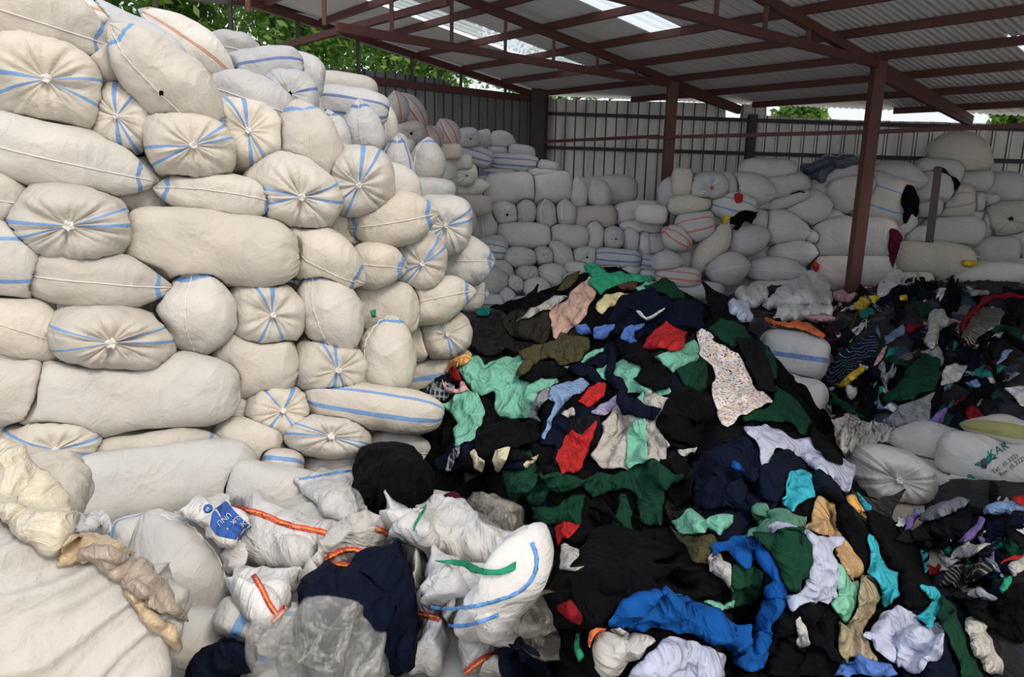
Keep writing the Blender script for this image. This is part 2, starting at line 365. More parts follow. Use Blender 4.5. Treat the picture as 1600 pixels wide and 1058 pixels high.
# left wall truss (eave beam, rail, studs)
r = empty('roof_truss', (CORNER[0], CORNER[1], 4)); tag(r, 'red eave beam and rail with studs along the left wall', 'roof truss', 'red steel roof trusses', 'structure')
uL = float(CORNER @ Uv[:2]) - .05; vC = float(CORNER @ Vv[:2])
def LP(vv, z=None, dz=0):
    p = UVP(uL, vv, dz)
    if z is not None: p[2] = z
    return p
MB().beam(LP(V0, None, -.12), LP(vC, None, -.12), .10, .13).build('top_chord', M['steel'], r)
MB().beam(LP(-1, 3.86), LP(vC, 3.74), .08, .14).build('bottom_chord', M['steel'], r)
MB().beam(LP(-1, 4.62), LP(vC - 5.4, 4.86), .08, .12).build('middle_chord', M['dsteel'], r)
for k in range(1, 14):
    vv = vC - 1.15 * k
    if vv > -1: MB().beam(LP(vv, 3.8), LP(vv, None, -.1) if vv > V0 else LP(vv, 4.7), .06, .06).build('strut', M['dsteel'], r)
# diagonal brace beam seen under eave at left
q = P(415, 80, 13.2); q2 = P(700, 2, 10.4)
o = MB().beam(q, q2, .07, .10).build('diagonal_brace', M['steel']); tag(o, 'red diagonal brace from the left wall up to the roof', 'brace', kind='structure')
# posts
o = MB().beam((POST2[0], POST2[1], 0), (POST2[0], POST2[1], 3.78), .18, .18).build('post', M['steel']); tag(o, 'slimmer red steel post standing before the corner of the shed', 'post', 'red steel posts', 'structure')
o = MB().beam((POST1[0], POST1[1], 0), (POST1[0], POST1[1], 3.9), .17, .17).build('post', M['steel']); tag(o, 'thick red steel post standing before the right pile', 'post', 'red steel posts', 'structure')
# wall posts and rails
def bw(x, z, off=.09): p = CORNER + BDIR * x + bn * off; return (p[0], p[1], z)
for z0, z1, lb in ((3.46, 2.80, 'upper'), (2.72, 2.38, 'middle'), (1.60, 1.45, 'lower')):
    o = MB().beam(bw(0, z0), bw(14, z1), .06, .07).build('wall_rail', M['dsteel']); tag(o, f'{lb} dark rail across the back wall', 'rail', kind='structure')
for x, z in ((.05, 3.9), (4.6, 3.35)):
    o = MB().beam(bw(x, 0), bw(x, z), .16, .14).build('wall_post', M['dsteel']); tag(o, kind='structure', label='dark post standing against the back wall', cat='post')
o = MB().beam(tuple(CORNER + np.array([-.15, -.25])) + (0,), tuple(CORNER + np.array([-.15, -.25])) + (3.95,), .3, .3).build('wall_post', M['dsteel']); tag(o, kind='structure', label='thick dark post in the far corner', cat='post')
# thin red pipe across, carried by the two posts
o = MB().beam(P(838, 222, 16.6), P(1028, 213, 14.15), .05, .06).build('tie_pipe', M['steel']); tag(o, 'thin red tie pipe from the far corner to the farther post', 'pipe', kind='structure')
o = MB().beam(P(1015, 215, 14.12), P(1365, 206, 11.42), .05, .06).build('tie_pipe', M['steel']); tag(o, 'thin red tie pipe between the two posts', 'pipe', kind='structure')
o = MB().beam(P(1350, 207, 11.42), P(1640, 194, 9.4), .05, .06).build('tie_pipe', M['steel']); tag(o, 'thin red tie pipe running right from the nearer post', 'pipe', kind='structure')

# ============================================================ TREES behind the walls
m, t, b = nodes('leaf_green'); oi = N(t, 'ShaderNodeObjectInfo'); ge = N(t, 'ShaderNodeNewGeometry')
r_ = ramp(t, ge.outputs['Random Per Island'], [(0, (.045, .12, .02)), (.6, (.10, .24, .04)), (1, (.22, .38, .07))])
L(t, r_.outputs[0], b.inputs['Base Color']); b.inputs['Roughness'].default_value = .5
tl = N(t, 'ShaderNodeBsdfTranslucent'); L(t, mixc(t, .5, r_.outputs[0], (.30, .48, .06)), tl.inputs[0])
mx = N(t, 'ShaderNodeMixShader'); mx.inputs[0].default_value = .45; L(t, b.outputs[0], mx.inputs[1]); L(t, tl.outputs[0], mx.inputs[2]); L(t, mx.outputs[0], t.nodes['Material Output'].inputs[0])
M['leaf'] = m; M['bark'] = mat_simple('bark', (.07, .055, .04), .9)
def tree(x, y, zc, rad, nleaf, label, seed):
    rg = np.random.default_rng(seed)
    r = empty('tree', (x, y, 0)); tag(r, label, 'tree', 'trees growing beyond the shed walls')
    tb = MB(); tb.beam((x, y, 0), (x + .1, y, zc), .28, .28)
    for k in range(7):
        a = rg.uniform(0, 6.28); tb.beam((x, y, zc - rad * .7 + .2 * k), (x + rad * .7 * math.cos(a), y + rad * .7 * math.sin(a), zc + rg.uniform(-.3, .6) * rad), .08, .08)
    tb.build('trunk', M['bark'], r)
    nb = 42; cs = rg.normal(size=(nb, 3)); cs /= np.linalg.norm(cs, axis=1)[:, None]
    cs = cs * rad * rg.uniform(.35, .95, (nb, 1)) * np.array([1, 1, .8]) + np.array([x, y, zc])
    c = cs[rg.integers(0, nb, nleaf)] + rg.normal(size=(nleaf, 3)) * rad * .17
    a = rg.normal(size=(nleaf, 3)); a /= np.linalg.norm(a, axis=1)[:, None]
    b_ = np.cross(a, rg.normal(size=(nleaf, 3))); b_ /= np.linalg.norm(b_, axis=1)[:, None]
    s = rg.uniform(.05, .10, (nleaf, 1))
    V = np.stack([c - a * s * 1.3, c + b_ * s * .6, c + a * s * 1.3, c - b_ * s * .6], 1).reshape(-1, 3)
    mesh_obj('foliage', V, np.arange(nleaf * 4).reshape(-1, 4).tolist(), M['leaf'], r, False)
for k, (x, y, zc, rad, lb) in enumerate([(-9.6, 14.2, 6.0, 2.5, 'leafy green tree behind the left stack, farthest left'), (-7.2, 16.2, 6.2, 2.6, 'leafy green tree beyond the left wall, second from left'),
        (-5.0, 18.6, 6.0, 2.5, 'leafy green tree beyond the left wall, third from left'), (-2.7, 20.6, 5.6, 2.3, 'leafy green tree behind the far corner of the left wall'),
        (.8, 21.6, 4.3, 2.0, 'bright leafy tree peeking over the corner of the back wall'), (6.7, 18.2, 3.5, .55, 'small leafy tree seen in the gap above the back wall'), (11.7, 18.2, 3.7, .55, 'small leafy tree at the right end of the gap over the wall')]):
    tree(x, y, zc, rad, 9500 if rad > 2 else 1800, lb, 50 + k)

# ============================================================ SACKS
SACKS = []
def ip(xs, ys, x): return float(np.interp(x, xs, ys))
class Sack: pass
def sack(ty, cx, cy, w_, h_, ang=0, Y=5, label='', mat='cream', T=None, knot=(0, 0), st=(), band=True, seam=0, dip=0, grow=1.11, n=None, dk=None, group=None, off=.12, Ln=None, hid=False, res=None, text=None, wr=0, wa=0, wf=6):
    s = Sack(); s.ty = ty; s.label = label; s.mat = mat; s.st = st; s.band = band; s.seam = seam; s.dk = dk; s.group = group; s.hid = hid
    k = Y / F * grow; a_ = R(ang)
    BK = np.array([0, 0, H]) - P(cx, cy, Y); BK = BK / np.linalg.norm(BK)        # frame of the line of sight to this sack
    UPs = UP - BK * (UP @ BK); UPs /= np.linalg.norm(UPs); RTs = np.cross(UPs, BK)
    bx = math.cos(a_) * RTs + math.sin(a_) * UPs
    s.Y = Y; s.wr = wr; s.wa = wa; s.wf = wf
    if ty == 'K':
        Ln = Ln or max(.62, 1.25 * max(w_, h_) * k); s.hl = Ln / 2; s.hy = w_ * k / 2; s.hz = h_ * k / 2
        c = P(cx, cy, Y) - BK * off
        kx, ky = knot[0] * Y / F / s.hl, -knot[1] * Y / F / s.hl
        kx = max(-.6, min(.6, kx)); ky = max(-.6, min(.6, ky))
        ax = kx * RTs + ky * UPs + math.sqrt(max(.1, 1 - kx * kx - ky * ky)) * BK
        ax /= np.linalg.norm(ax); v1 = bx - ax * (bx @ ax); v1 /= np.linalg.norm(v1); v2 = np.cross(ax, v1)
        s.A = np.array([ax, v1, v2]); s.p = (2.6, 1 / 2.1); s.n = n or 2.4
    else:
        s.hl = w_ * k / 2; s.hy = h_ * k / 2; s.hz = (T / 2 if T else min(.27, max(.17, s.hy * .95))) if ty != 'B' else (T / 2 if T else max(.19, s.hy * .85))
        ax = bx * math.cos(R(dip)) + BK * math.sin(R(dip)); ax /= np.linalg.norm(ax)
        v2 = BK - ax * (BK @ ax); v2 /= np.linalg.norm(v2); v1 = np.cross(v2, ax)
        s.A = np.array([ax, v1, v2]); c = P(cx, cy, Y)
        s.p = (2.2, .80) if ty in 'LU' else (4.5, 1 / 2.6); s.n = n or (2.15 if ty in 'LU' else 2.7)
    s.c = c; s.rad = float(np.hypot(s.hl, max(s.hy, s.hz)))
    near = Y < 7.6; s.nt, s.nr = (72, 40) if near else (36, 22)
    if res: s.nt, s.nr = res
    SACKS.append(s); return s
def prof(s, q): return np.maximum(1 - np.abs(q) ** s.p[0], 0) ** s.p[1]
def Fun(s, X):
    d = (X - s.c) @ s.A.T; q = d[:, 0] / s.hl
    rho = (np.abs(d[:, 1] / s.hy) ** s.n + np.abs(d[:, 2] / s.hz) ** s.n) ** (1 / s.n)
    pr = prof(s, q); tip = 1 - .28 * np.clip((np.abs(q) - .55) / .3, 0, 1) if s.ty in 'LU' else 1
    return np.where(np.abs(q) < 1, tip * rho / np.maximum(pr, 1e-4), 50.)
def build_local(s):
    nt, nr = s.nt, s.nr
    ph = np.linspace(-math.pi / 2, math.pi / 2, nr + 1)[1:-1]; q = np.sin(ph); th = np.arange(nt) / nt * 2 * math.pi
    Q, TH = np.meshgrid(q, th, indexing='ij'); pr = prof(s, Q)
    ct, sn = np.cos(TH), np.sin(TH); e = 2 / s.n
    Yy = s.hy * pr * np.sign(ct) * np.abs(ct) ** e; Zz = s.hz * pr * np.sign(sn) * np.abs(sn) ** e
    G = np.stack([Q * s.hl, Yy, Zz], -1).reshape(-1, 3)
    G = np.vstack([G, [[-s.hl * .999, 0, 0], [s.hl * .999, 0, 0]]])
    s.q = np.concatenate([Q.ravel(), [-1, 1]]); s.th = np.concatenate([TH.ravel(), [0, 0]]); s.pr = np.concatenate([pr.ravel(), [0, 0]])
    s.W = s.c + G @ s.A
    n_ = len(q); f = []
    for i in range(n_ - 1):
        for j in range(nt):
            j2 = (j + 1) % nt; f.append((i * nt + j, (i + 1) * nt + j, (i + 1) * nt + j2, i * nt + j2))
    a0, a1 = n_ * nt, n_ * nt + 1
    for j in range(nt): j2 = (j + 1) % nt; f.append((a0, j, j2)); f.append((a1, (n_ - 1) * nt + j2, (n_ - 1) * nt + j))
    s.f = f; s.nq = n_
def contacts():
    C = np.array([s.c for s in SACKS]); Rd = np.array([s.rad for s in SACKS])
    for i, a in enumerate(SACKS):
        lam = np.ones(len(a.W)); V = a.W - a.c
        near = np.where((np.linalg.norm(C - a.c, axis=1) < Rd + a.rad) & (np.arange(len(SACKS)) != i))[0]
        for j in near:
            b_ = SACKS[j]; idx = np.where(Fun(b_, a.W) < 1)[0]
            if not len(idx): continue
            lo = np.full(len(idx), .02); hi = np.ones(len(idx))
            for _ in range(13):
                md = (lo + hi) / 2; X = a.c + V[idx] * md[:, None]
                g = Fun(a, X) - Fun(b_, X) ; up = g > 0
                hi = np.where(up, md, hi); lo = np.where(up, lo, md)
            lam[idx] = np.minimum(lam[idx], lo)
        a.lam = lam
    for a in SACKS:
        a.W = a.c + (a.W - a.c) * (a.lam * .994)[:, None]
        a.W[:, 2] = np.maximum(a.W[:, 2], .012)
        dl = (a.W[:, :2] - CORNER) @ ln_; ov = np.minimum(dl - .06, 0); a.W[:, :2] -= ov[:, None] * ln_
        db = (a.W[:, :2] - CORNER) @ bn; ov = np.minimum(db - .06, 0); a.W[:, :2] -= ov[:, None] * bn
def fnoise(X, sc, seed, octv=2):
    out = np.empty(len(X)); off = Vector((seed * 3.17, seed * 1.31, seed * .77))
    for i, p in enumerate(X): out[i] = noise.fractal(Vector(p) * sc + off, 1.0, 2.0, octv)
    return out
def wrinkle(s, k):
    a = s.W; d = a - s.c; nrm = d / np.maximum(np.linalg.norm(d, axis=1), 1e-6)[:, None]
    big = s.Y < 7.6
    h = fnoise(a, 3.4, k, 2) * (.032 if big else .02)
    if getattr(s, 'wr', 0):
        dv = -math.sin(R(s.wa)) * RT + math.cos(R(s.wa)) * UP; pp_ = (a @ dv) * s.wf + fnoise(a, 1.6, k + 3, 2) * 1.6
        h += s.wr * ((1 - np.abs(np.sin(math.pi * pp_))) ** 1.4 + .35 * (1 - np.abs(np.sin(2.7 * math.pi * pp_ + 1))))* (.35 + .65 * np.clip(fnoise(a, 2.2, k + 5, 1) + .5, 0, 1))
    if big: h += fnoise(a, 14, k + 9, 2) * .005
    ph = k * 1.7
    if s.ty == 'K':
        wgt = (s.q > 0) * np.clip(s.pr * 3, 0, 1) * np.clip((1.02 - s.pr) / .55, 0, 1)
        tw = s.th + .45 * np.sin(2 * s.th + ph) + .2 * np.sin(5 * s.th + ph * 3)
        rid = (1 - np.abs(np.sin((2.5 + k % 3 * .5) * tw + ph))) ** 2 * (.5 + .25 * (k % 2)) + (1 - np.abs(np.sin((7 + k % 4) * tw + ph * 2 + 2 * s.pr))) ** 1.5 * .45 + (1 - np.abs(np.sin(15 * tw))) * .2
        h -= rid * wgt * s.hy * .17
        h += .05 * s.hy * np.sin(2 * s.th + ph) * s.pr * s.pr
        dim = np.exp(-(s.pr / .42) ** 2) * (s.q > 0) * s.hy * .26; a = a - dim[:, None] * s.A[0]
    else:
        wgt = np.clip((np.abs(s.q) - .6) / .4, 0, 1)
        h -= (1 - np.abs(np.sin(6 * s.th + 2.5 * np.sin(s.th * 2 + ph)))) * wgt * s.hy * .055
        if s.ty in 'LU' and s.seam is not None:        # puckers along the sewn seam
            sd = np.angle(np.exp(1j * (s.th - math.pi / 2 - s.seam))); g = np.exp(-(sd / .38) ** 2)
            h -= g * (.012 + .007 * np.sin(s.q * 40 + ph)) * (s.lam > .97)
    s.W = a + nrm * h[:, None]; s.W[:, 2] = np.maximum(s.W[:, 2], .012)
def stripe_uv(s):
    nt = s.nt; d = np.full(len(s.W), 1.0); cell = 2 * math.pi / nt
    for a in s.st:
        t0 = round(R(a) / cell) * cell; dt = np.abs(np.angle(np.exp(1j * (s.th - t0))))
        d = np.minimum(d, dt * s.hy * (.30 + .70 * s.pr))
    if s.ty in 'LU' and s.band:
        qs = s.q[:-2].reshape(s.nq, nt)[:, 0]
        for q0 in (-.80, .80):
            if s.band == 'R' and q0 < 0 or s.band == 'Lf' and q0 > 0: continue
            i0 = int(np.argmin(np.abs(qs - q0))); d = np.minimum(d, np.abs(s.q - qs[i0]) * s.hl)
    d[-2:] = 1 if not s.st else .03
    return d
def knot_mesh(c, ax, r, k):
    u = np.cross(ax, [.3, .2, .9]); u /= np.linalg.norm(u); w_ = np.cross(ax, u); v = []; f = []; n = 14
    for i, (h, q) in enumerate(((-.6, .9), (0, .55), (.35, .42), (.7, .8), (1.3, 1.15), (1.45, .7))):
        for j in range(n):
            a = j / n * 2 * math.pi; rr = r * q * (1 + .25 * math.sin(5 * a + k + h) + .12 * math.sin(9 * a + k))
            v.append(c + ax * r * (h + .25 * math.sin(3 * a + k) * (i > 3)) + u * rr * math.cos(a) + w_ * rr * math.sin(a))
    for i in range(5):
        for j in range(n): j2 = (j + 1) % n; f.append((i * n + j, i * n + j2, (i + 1) * n + j2, (i + 1) * n + j))
    v.append(c + ax * r * .6); m_ = len(v) - 1
    for j in range(n): f.append((5 * n + j, 5 * n + (j + 1) % n, m_))
    return v, f
def tube(path, r, n=5):
    path = np.asarray(path); v = []; f = []
    for i, p in enumerate(path):
        d = path[min(i + 1, len(path) - 1)] - path[max(i - 1, 0)]; d = d / max(np.linalg.norm(d), 1e-9)
        u = np.cross(d, [.1, .2, .97]); u /= max(np.linalg.norm(u), 1e-9); w_ = np.cross(d, u)
        for j in range(n): a = j / n * 2 * math.pi; v.append(p + r * (u * math.cos(a) + w_ * math.sin(a)))
        if i:
            for j in range(n): j2 = (j + 1) % n; b0 = (i - 1) * n; f.append((b0 + j, b0 + j2, b0 + n + j2, b0 + n + j))
    f.append(tuple(range(n))[::-1]); f.append(tuple(range((len(path) - 1) * n, len(path) * n)))
    return v, f
def finish_sacks():
    for k, s in enumerate(SACKS):
        wrinkle(s, k)
        o = mesh_obj('sack', s.W, s.f, M[s.mat], loc=s.c); me = o.data
        uvl = me.uv_layers.new(name='UVMap'); d = stripe_uv(s) if M[s.mat] else None
        li = np.empty(len(me.loops), int); me.loops.foreach_get('vertex_index', li)
        uv = np.stack([d[li], s.q[li] * .5 + .5], 1); uvl.data.foreach_set('uv', uv.ravel())
        tag(o, s.label, 'sack', s.group); s.o = o
        if s.hid: continue
        if s.ty == 'K':
            c = s.W[-1] - s.A[0] * .004
            v, f = knot_mesh(c + s.A[0] * s.hy * .05, s.A[0], max(.015, s.hy * .07), k)
            q_ = mesh_obj('tied_neck', v, f, M['seam'] if not s.dk else fab(s.dk), o)
            if s.dk: q_['label'] = 'cloth bulging from the neck'
        elif s.ty in 'LU' and s.seam is not None:
            j = int(round((math.pi / 2 + s.seam) / (2 * math.pi) * s.nt)) % s.nt
            pts = s.W[:-2].reshape(s.nq, s.nt, 3)[:, j]; pts = np.vstack([s.W[-2:-1], pts, s.W[-1:]])
            out = s.A[2] * .003; pts = pts + out
            v, f = tube(pts, .0038 if s.Y < 7.6 else .0065); mesh_obj('stitched_seam', v, f, M['seam'], o)
def Yn(x, y): return ip([0, 200, 400, 600, 700, 760], [3.9, 4.2, 4.6, 5.1, 5.9, 6.9], x) + (700 - y) * .001
def near(ty, cx, cy, w_, h_, ang, label, dY=0, **kw):
    return sack(ty, cx, cy, w_, h_, ang, Yn(cx, cy) + dY, label, group='white sacks of the near left stack', **kw)
G = near
G('L', 40, 28, 210, 115, -8, 'cream sack at the very top left corner of the near stack', st=())
G('L', 5, 72, 90, 75, -20, 'sack cut by the left edge under the top corner sack', dY=.15)
G('K', 72, 135, 150, 130, 0, 'large knotted cream sack with four blue stripes near the top left edge', knot=(0, -12), st=(12, -18, 178, 205))
G('L', 142, 90, 170, 92, -42, 'sloping cream sack between the top left knotted sack and the holed sack', dY=.15, seam=-.7)
G('K', 192, 188, 98, 108, 0, 'knotted cream sack squeezed under the holed sack', knot=(-10, -5), st=(97, 55, -60, -85), dY=.1)
G('L', 261, 130, 190, 98, -43, 'cream sack with a small dark hole, leaning down to the right', dY=-.05, seam=.35)
G('K', 298, 232, 124, 98, -8, 'knotted cream sack just below the holed sack', knot=(4, -5), st=(193, 225, 53, 28), dY=-.05)
G('L', 85, 245, 270, 98, -8, 'long cream sack below the large knotted sack at the left edge', seam=.1)
G('B', 212, 292, 100, 100, 0, 'plain grey-white sack wedged right of the long cream sack', dY=.3)
G('L', -10, 308, 110, 82, -4, 'cream sack tip poking in from the left edge at upper middle', seam=.1)
G('K', 112, 351, 168, 112, 0, 'wide knotted sack with radiating blue stripes in the left column, upper middle', knot=(-4, 3), st=(4, 30, 180, 203))
G('B', -5, 410, 112, 118, 5, 'sack with two blue lines cut by the left edge', st=(65, 112))
G('B', 200, 375, 60, 90, 0, 'narrow plain sack behind the wide knotted sack', dY=.4)
G('L', 143, 437, 215, 90, -4, 'long cream sack with blue bands at both tips, left column', seam=.05)
G('L', 338, 306, 165, 70, -4, 'cream sack lying between the knotted sack and the big plain oblong', seam=-.15)
G('K', 456, 303, 130, 112, -30, 'knotted cream sack right of centre top with a twisted neck', knot=(16, 5), st=(200, 230, 57, 25))
G('K', 384, 215, 104, 108, 0, 'round knotted sack with a frayed neck below the grey sacks', knot=(4, -12), st=(95, 122, -58, -86), dY=.15)
G('B', 380, 275, 110, 70, 20, 'plain sack hidden behind the frayed-neck sack', dY=.5)
G('U', 477, 238, 145, 98, 96, 'upright pointed sack with a seam down its middle', dY=.15, seam=.15, band='R')
G('K', 560, 285, 100, 100, 0, 'round knotted sack with bright blue stripes at the right shoulder', knot=(1, 5), st=(84, 58, 222, 252))
G('B', 335, 388, 238, 104, -4, 'big plain oblong sack in the middle of the near stack', st=(-62,))
G('L', 500, 400, 142, 84, -30, 'leaning sack with a curved seam right of the big oblong sack', seam=.35)
G('B', 538, 352, 60, 100, 0, 'shaded plain sack behind the right shoulder sacks', dY=.35)
G('L', 612, 344, 128, 78, 10, 'pointed cream sack below the bright knotted shoulder sack', seam=.1)
G('L', 584, 415, 90, 70, -4, 'short sack squeezed left of the lower knotted shoulder sack', dY=.1)
G('K', 654, 410, 86, 88, 0, 'knotted cream sack hanging over the right face of the stack', knot=(6, 3), st=(55, 32, 202, 232), dY=-.1)
G('K', 690, 352, 88, 88, 0, 'greyish knotted sack at the right edge, upper', knot=(8, 2), st=(30, 12, 212, 236), dY=.25, mat='white')
G('L', 726, 408, 92, 76, 0, 'pointed sack on the right edge with its tip over the far stack', dY=.1, mat='white')
G('L', 672, 468, 132, 76, 12, 'broad pointed cream sack above the last knotted sack', seam=.0, dY=-.1)
G('L', 732, 460, 60, 50, 5, 'small sack tip behind the broad pointed sack', dY=.35, mat='white')
G('L', 308, 490, 128, 110, 92, 'upright sack with a blue folded corner at its top, centre', seam=-.25, band='R')
G('K', 413, 491, 110, 106, 0, 'squarish knotted sack at the centre of the stack', knot=(16, 2), st=(92, 115, -72, -108))
G('L', 516, 491, 138, 92, 106, 'upright sack with a seam bending down its right side', seam=-.45)
G('B', 598, 480, 100, 80, 0, 'plain sack behind the green scrap', dY=.3)
G('K', 690, 523, 80, 76, 0, 'last knotted sack on the right, touching the clothes', knot=(10, 0), st=(-58, -82, 120), dY=-.1)
G('L', 603, 560, 132, 88, 85, 'upright plump sack with its seam on the right side', seam=-.85, dY=-.05)
G('B', 647, 535, 50, 60, 0, 'small plain sack behind the last knotted sack', dY=.3)
G('B', 685, 583, 110, 60, 10, 'sack with a long blue line beside the plaid rags', st=(95,), dY=.1)
G('L', 25, 515, 160, 96, -20, 'cream sack coming from the left edge with its tip at a dark gap', seam=.0, band='R')
G('K', 176, 530, 178, 98, 0, 'wide knotted sack in the left column, below the long banded sack', knot=(-2, 8), st=(25, 2, 157, 195), dY=-.05)
G('B', 205, 617, 305, 122, 2, 'very large plain sack with a folded open end at right', dY=0, st=())
G('B', 400, 567, 120, 98, 0, 'plain sack under the squarish knotted sack', dY=.1)
G('K', 510, 575, 112, 96, -10, 'knotted sack tilted right under the upright seamed sack', knot=(20, 5), st=(120, 98, -90, -60))
G('B', 12, 615, 110, 110, 0, 'plain bulging sack at the left edge under the dark gap')
G('K', 85, 690, 140, 98, 0, 'knotted sack with a gathered neck near the lower left edge', knot=(2, 18), st=(155, 182, 14, -15), dY=-.05)
G('L', 233, 704, 218, 70, 4, 'flat long sack with blue bands under the very large sack', seam=-.1, dY=-.05)
G('L', 352, 643, 90, 62, -5, 'short banded sack right of the very large sack', dY=.15, band='R')
G('K', 434, 644, 104, 80, -10, 'knotted sack in the lower middle with stripes up and down', knot=(10, -2), st=(128, 80, -60, -110))
G('B', 385, 690, 100, 76, -12, 'plain seamed sack under the lower middle knotted sack', dY=.05)
G('B', 585, 637, 205, 68, -9, 'long sack with two blue lines at the foot of the stack', st=(100, 62), dY=-.15)
G('K', 508, 684, 138, 66, -6, 'flattened knotted sack at the foot of the stack', knot=(12, -2), st=(150, 178, -12, -32), dY=-.12)
G('L', 619, 702, 122, 66, -8, 'small seamed sack at the foot beside the black bundle', seam=.1, band='Lf', dY=-.2, mat='white')
G('B', 440, 722, 60, 40, -10, 'small sack with one blue line in a low gap', st=(80,), dY=-.1)
G('B', 520, 728, 90, 40, 5, 'low flat white sack behind the black bundle', dY=0, mat='white')
G('B', 243, 752, 290, 108, 4, 'huge plain sack lying low under the flat banded sack', dY=-.15, mat='white')
G('B', 432, 770, 150, 82, -16, 'tied white sack right of the huge low sack', dY=-.35, mat='white')
# mid depth shaded sacks above and behind
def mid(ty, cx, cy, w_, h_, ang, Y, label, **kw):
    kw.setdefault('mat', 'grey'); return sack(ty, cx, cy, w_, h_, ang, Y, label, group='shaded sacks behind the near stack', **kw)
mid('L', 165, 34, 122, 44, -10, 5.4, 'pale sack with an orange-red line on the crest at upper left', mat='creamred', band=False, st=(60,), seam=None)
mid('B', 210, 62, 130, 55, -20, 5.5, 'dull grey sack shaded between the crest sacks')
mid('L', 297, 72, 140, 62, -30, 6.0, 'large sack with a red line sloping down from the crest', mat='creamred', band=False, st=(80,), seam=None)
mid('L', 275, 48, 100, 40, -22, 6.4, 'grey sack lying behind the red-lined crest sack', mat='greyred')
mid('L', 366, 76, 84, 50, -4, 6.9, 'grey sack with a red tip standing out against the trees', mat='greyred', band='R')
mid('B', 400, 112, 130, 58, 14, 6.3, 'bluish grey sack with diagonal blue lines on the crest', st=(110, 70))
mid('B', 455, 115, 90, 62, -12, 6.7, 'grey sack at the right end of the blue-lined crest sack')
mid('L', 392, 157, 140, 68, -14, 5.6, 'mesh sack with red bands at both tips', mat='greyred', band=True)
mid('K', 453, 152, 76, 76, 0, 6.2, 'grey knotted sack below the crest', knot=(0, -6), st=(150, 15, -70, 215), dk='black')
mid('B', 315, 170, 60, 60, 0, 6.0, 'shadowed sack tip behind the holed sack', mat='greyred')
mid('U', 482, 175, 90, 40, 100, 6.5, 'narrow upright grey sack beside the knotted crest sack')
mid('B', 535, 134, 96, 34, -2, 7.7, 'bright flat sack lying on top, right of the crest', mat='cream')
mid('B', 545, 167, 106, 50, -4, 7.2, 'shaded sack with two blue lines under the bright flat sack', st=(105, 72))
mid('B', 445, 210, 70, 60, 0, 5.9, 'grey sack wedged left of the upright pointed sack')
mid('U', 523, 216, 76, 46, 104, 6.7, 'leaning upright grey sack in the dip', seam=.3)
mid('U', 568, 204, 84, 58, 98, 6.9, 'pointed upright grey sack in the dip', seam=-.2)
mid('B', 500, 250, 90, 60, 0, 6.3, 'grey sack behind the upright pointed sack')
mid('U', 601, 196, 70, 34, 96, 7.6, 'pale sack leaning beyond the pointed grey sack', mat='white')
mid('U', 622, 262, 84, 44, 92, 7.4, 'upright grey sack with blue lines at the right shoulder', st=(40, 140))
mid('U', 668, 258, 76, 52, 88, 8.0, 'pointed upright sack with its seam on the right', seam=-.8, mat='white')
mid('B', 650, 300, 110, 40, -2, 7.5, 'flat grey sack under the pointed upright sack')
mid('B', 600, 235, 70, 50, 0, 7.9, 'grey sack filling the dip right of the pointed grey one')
mid('B', 560, 240, 120, 60, 0, 8.3, 'grey sack deep in the dip')
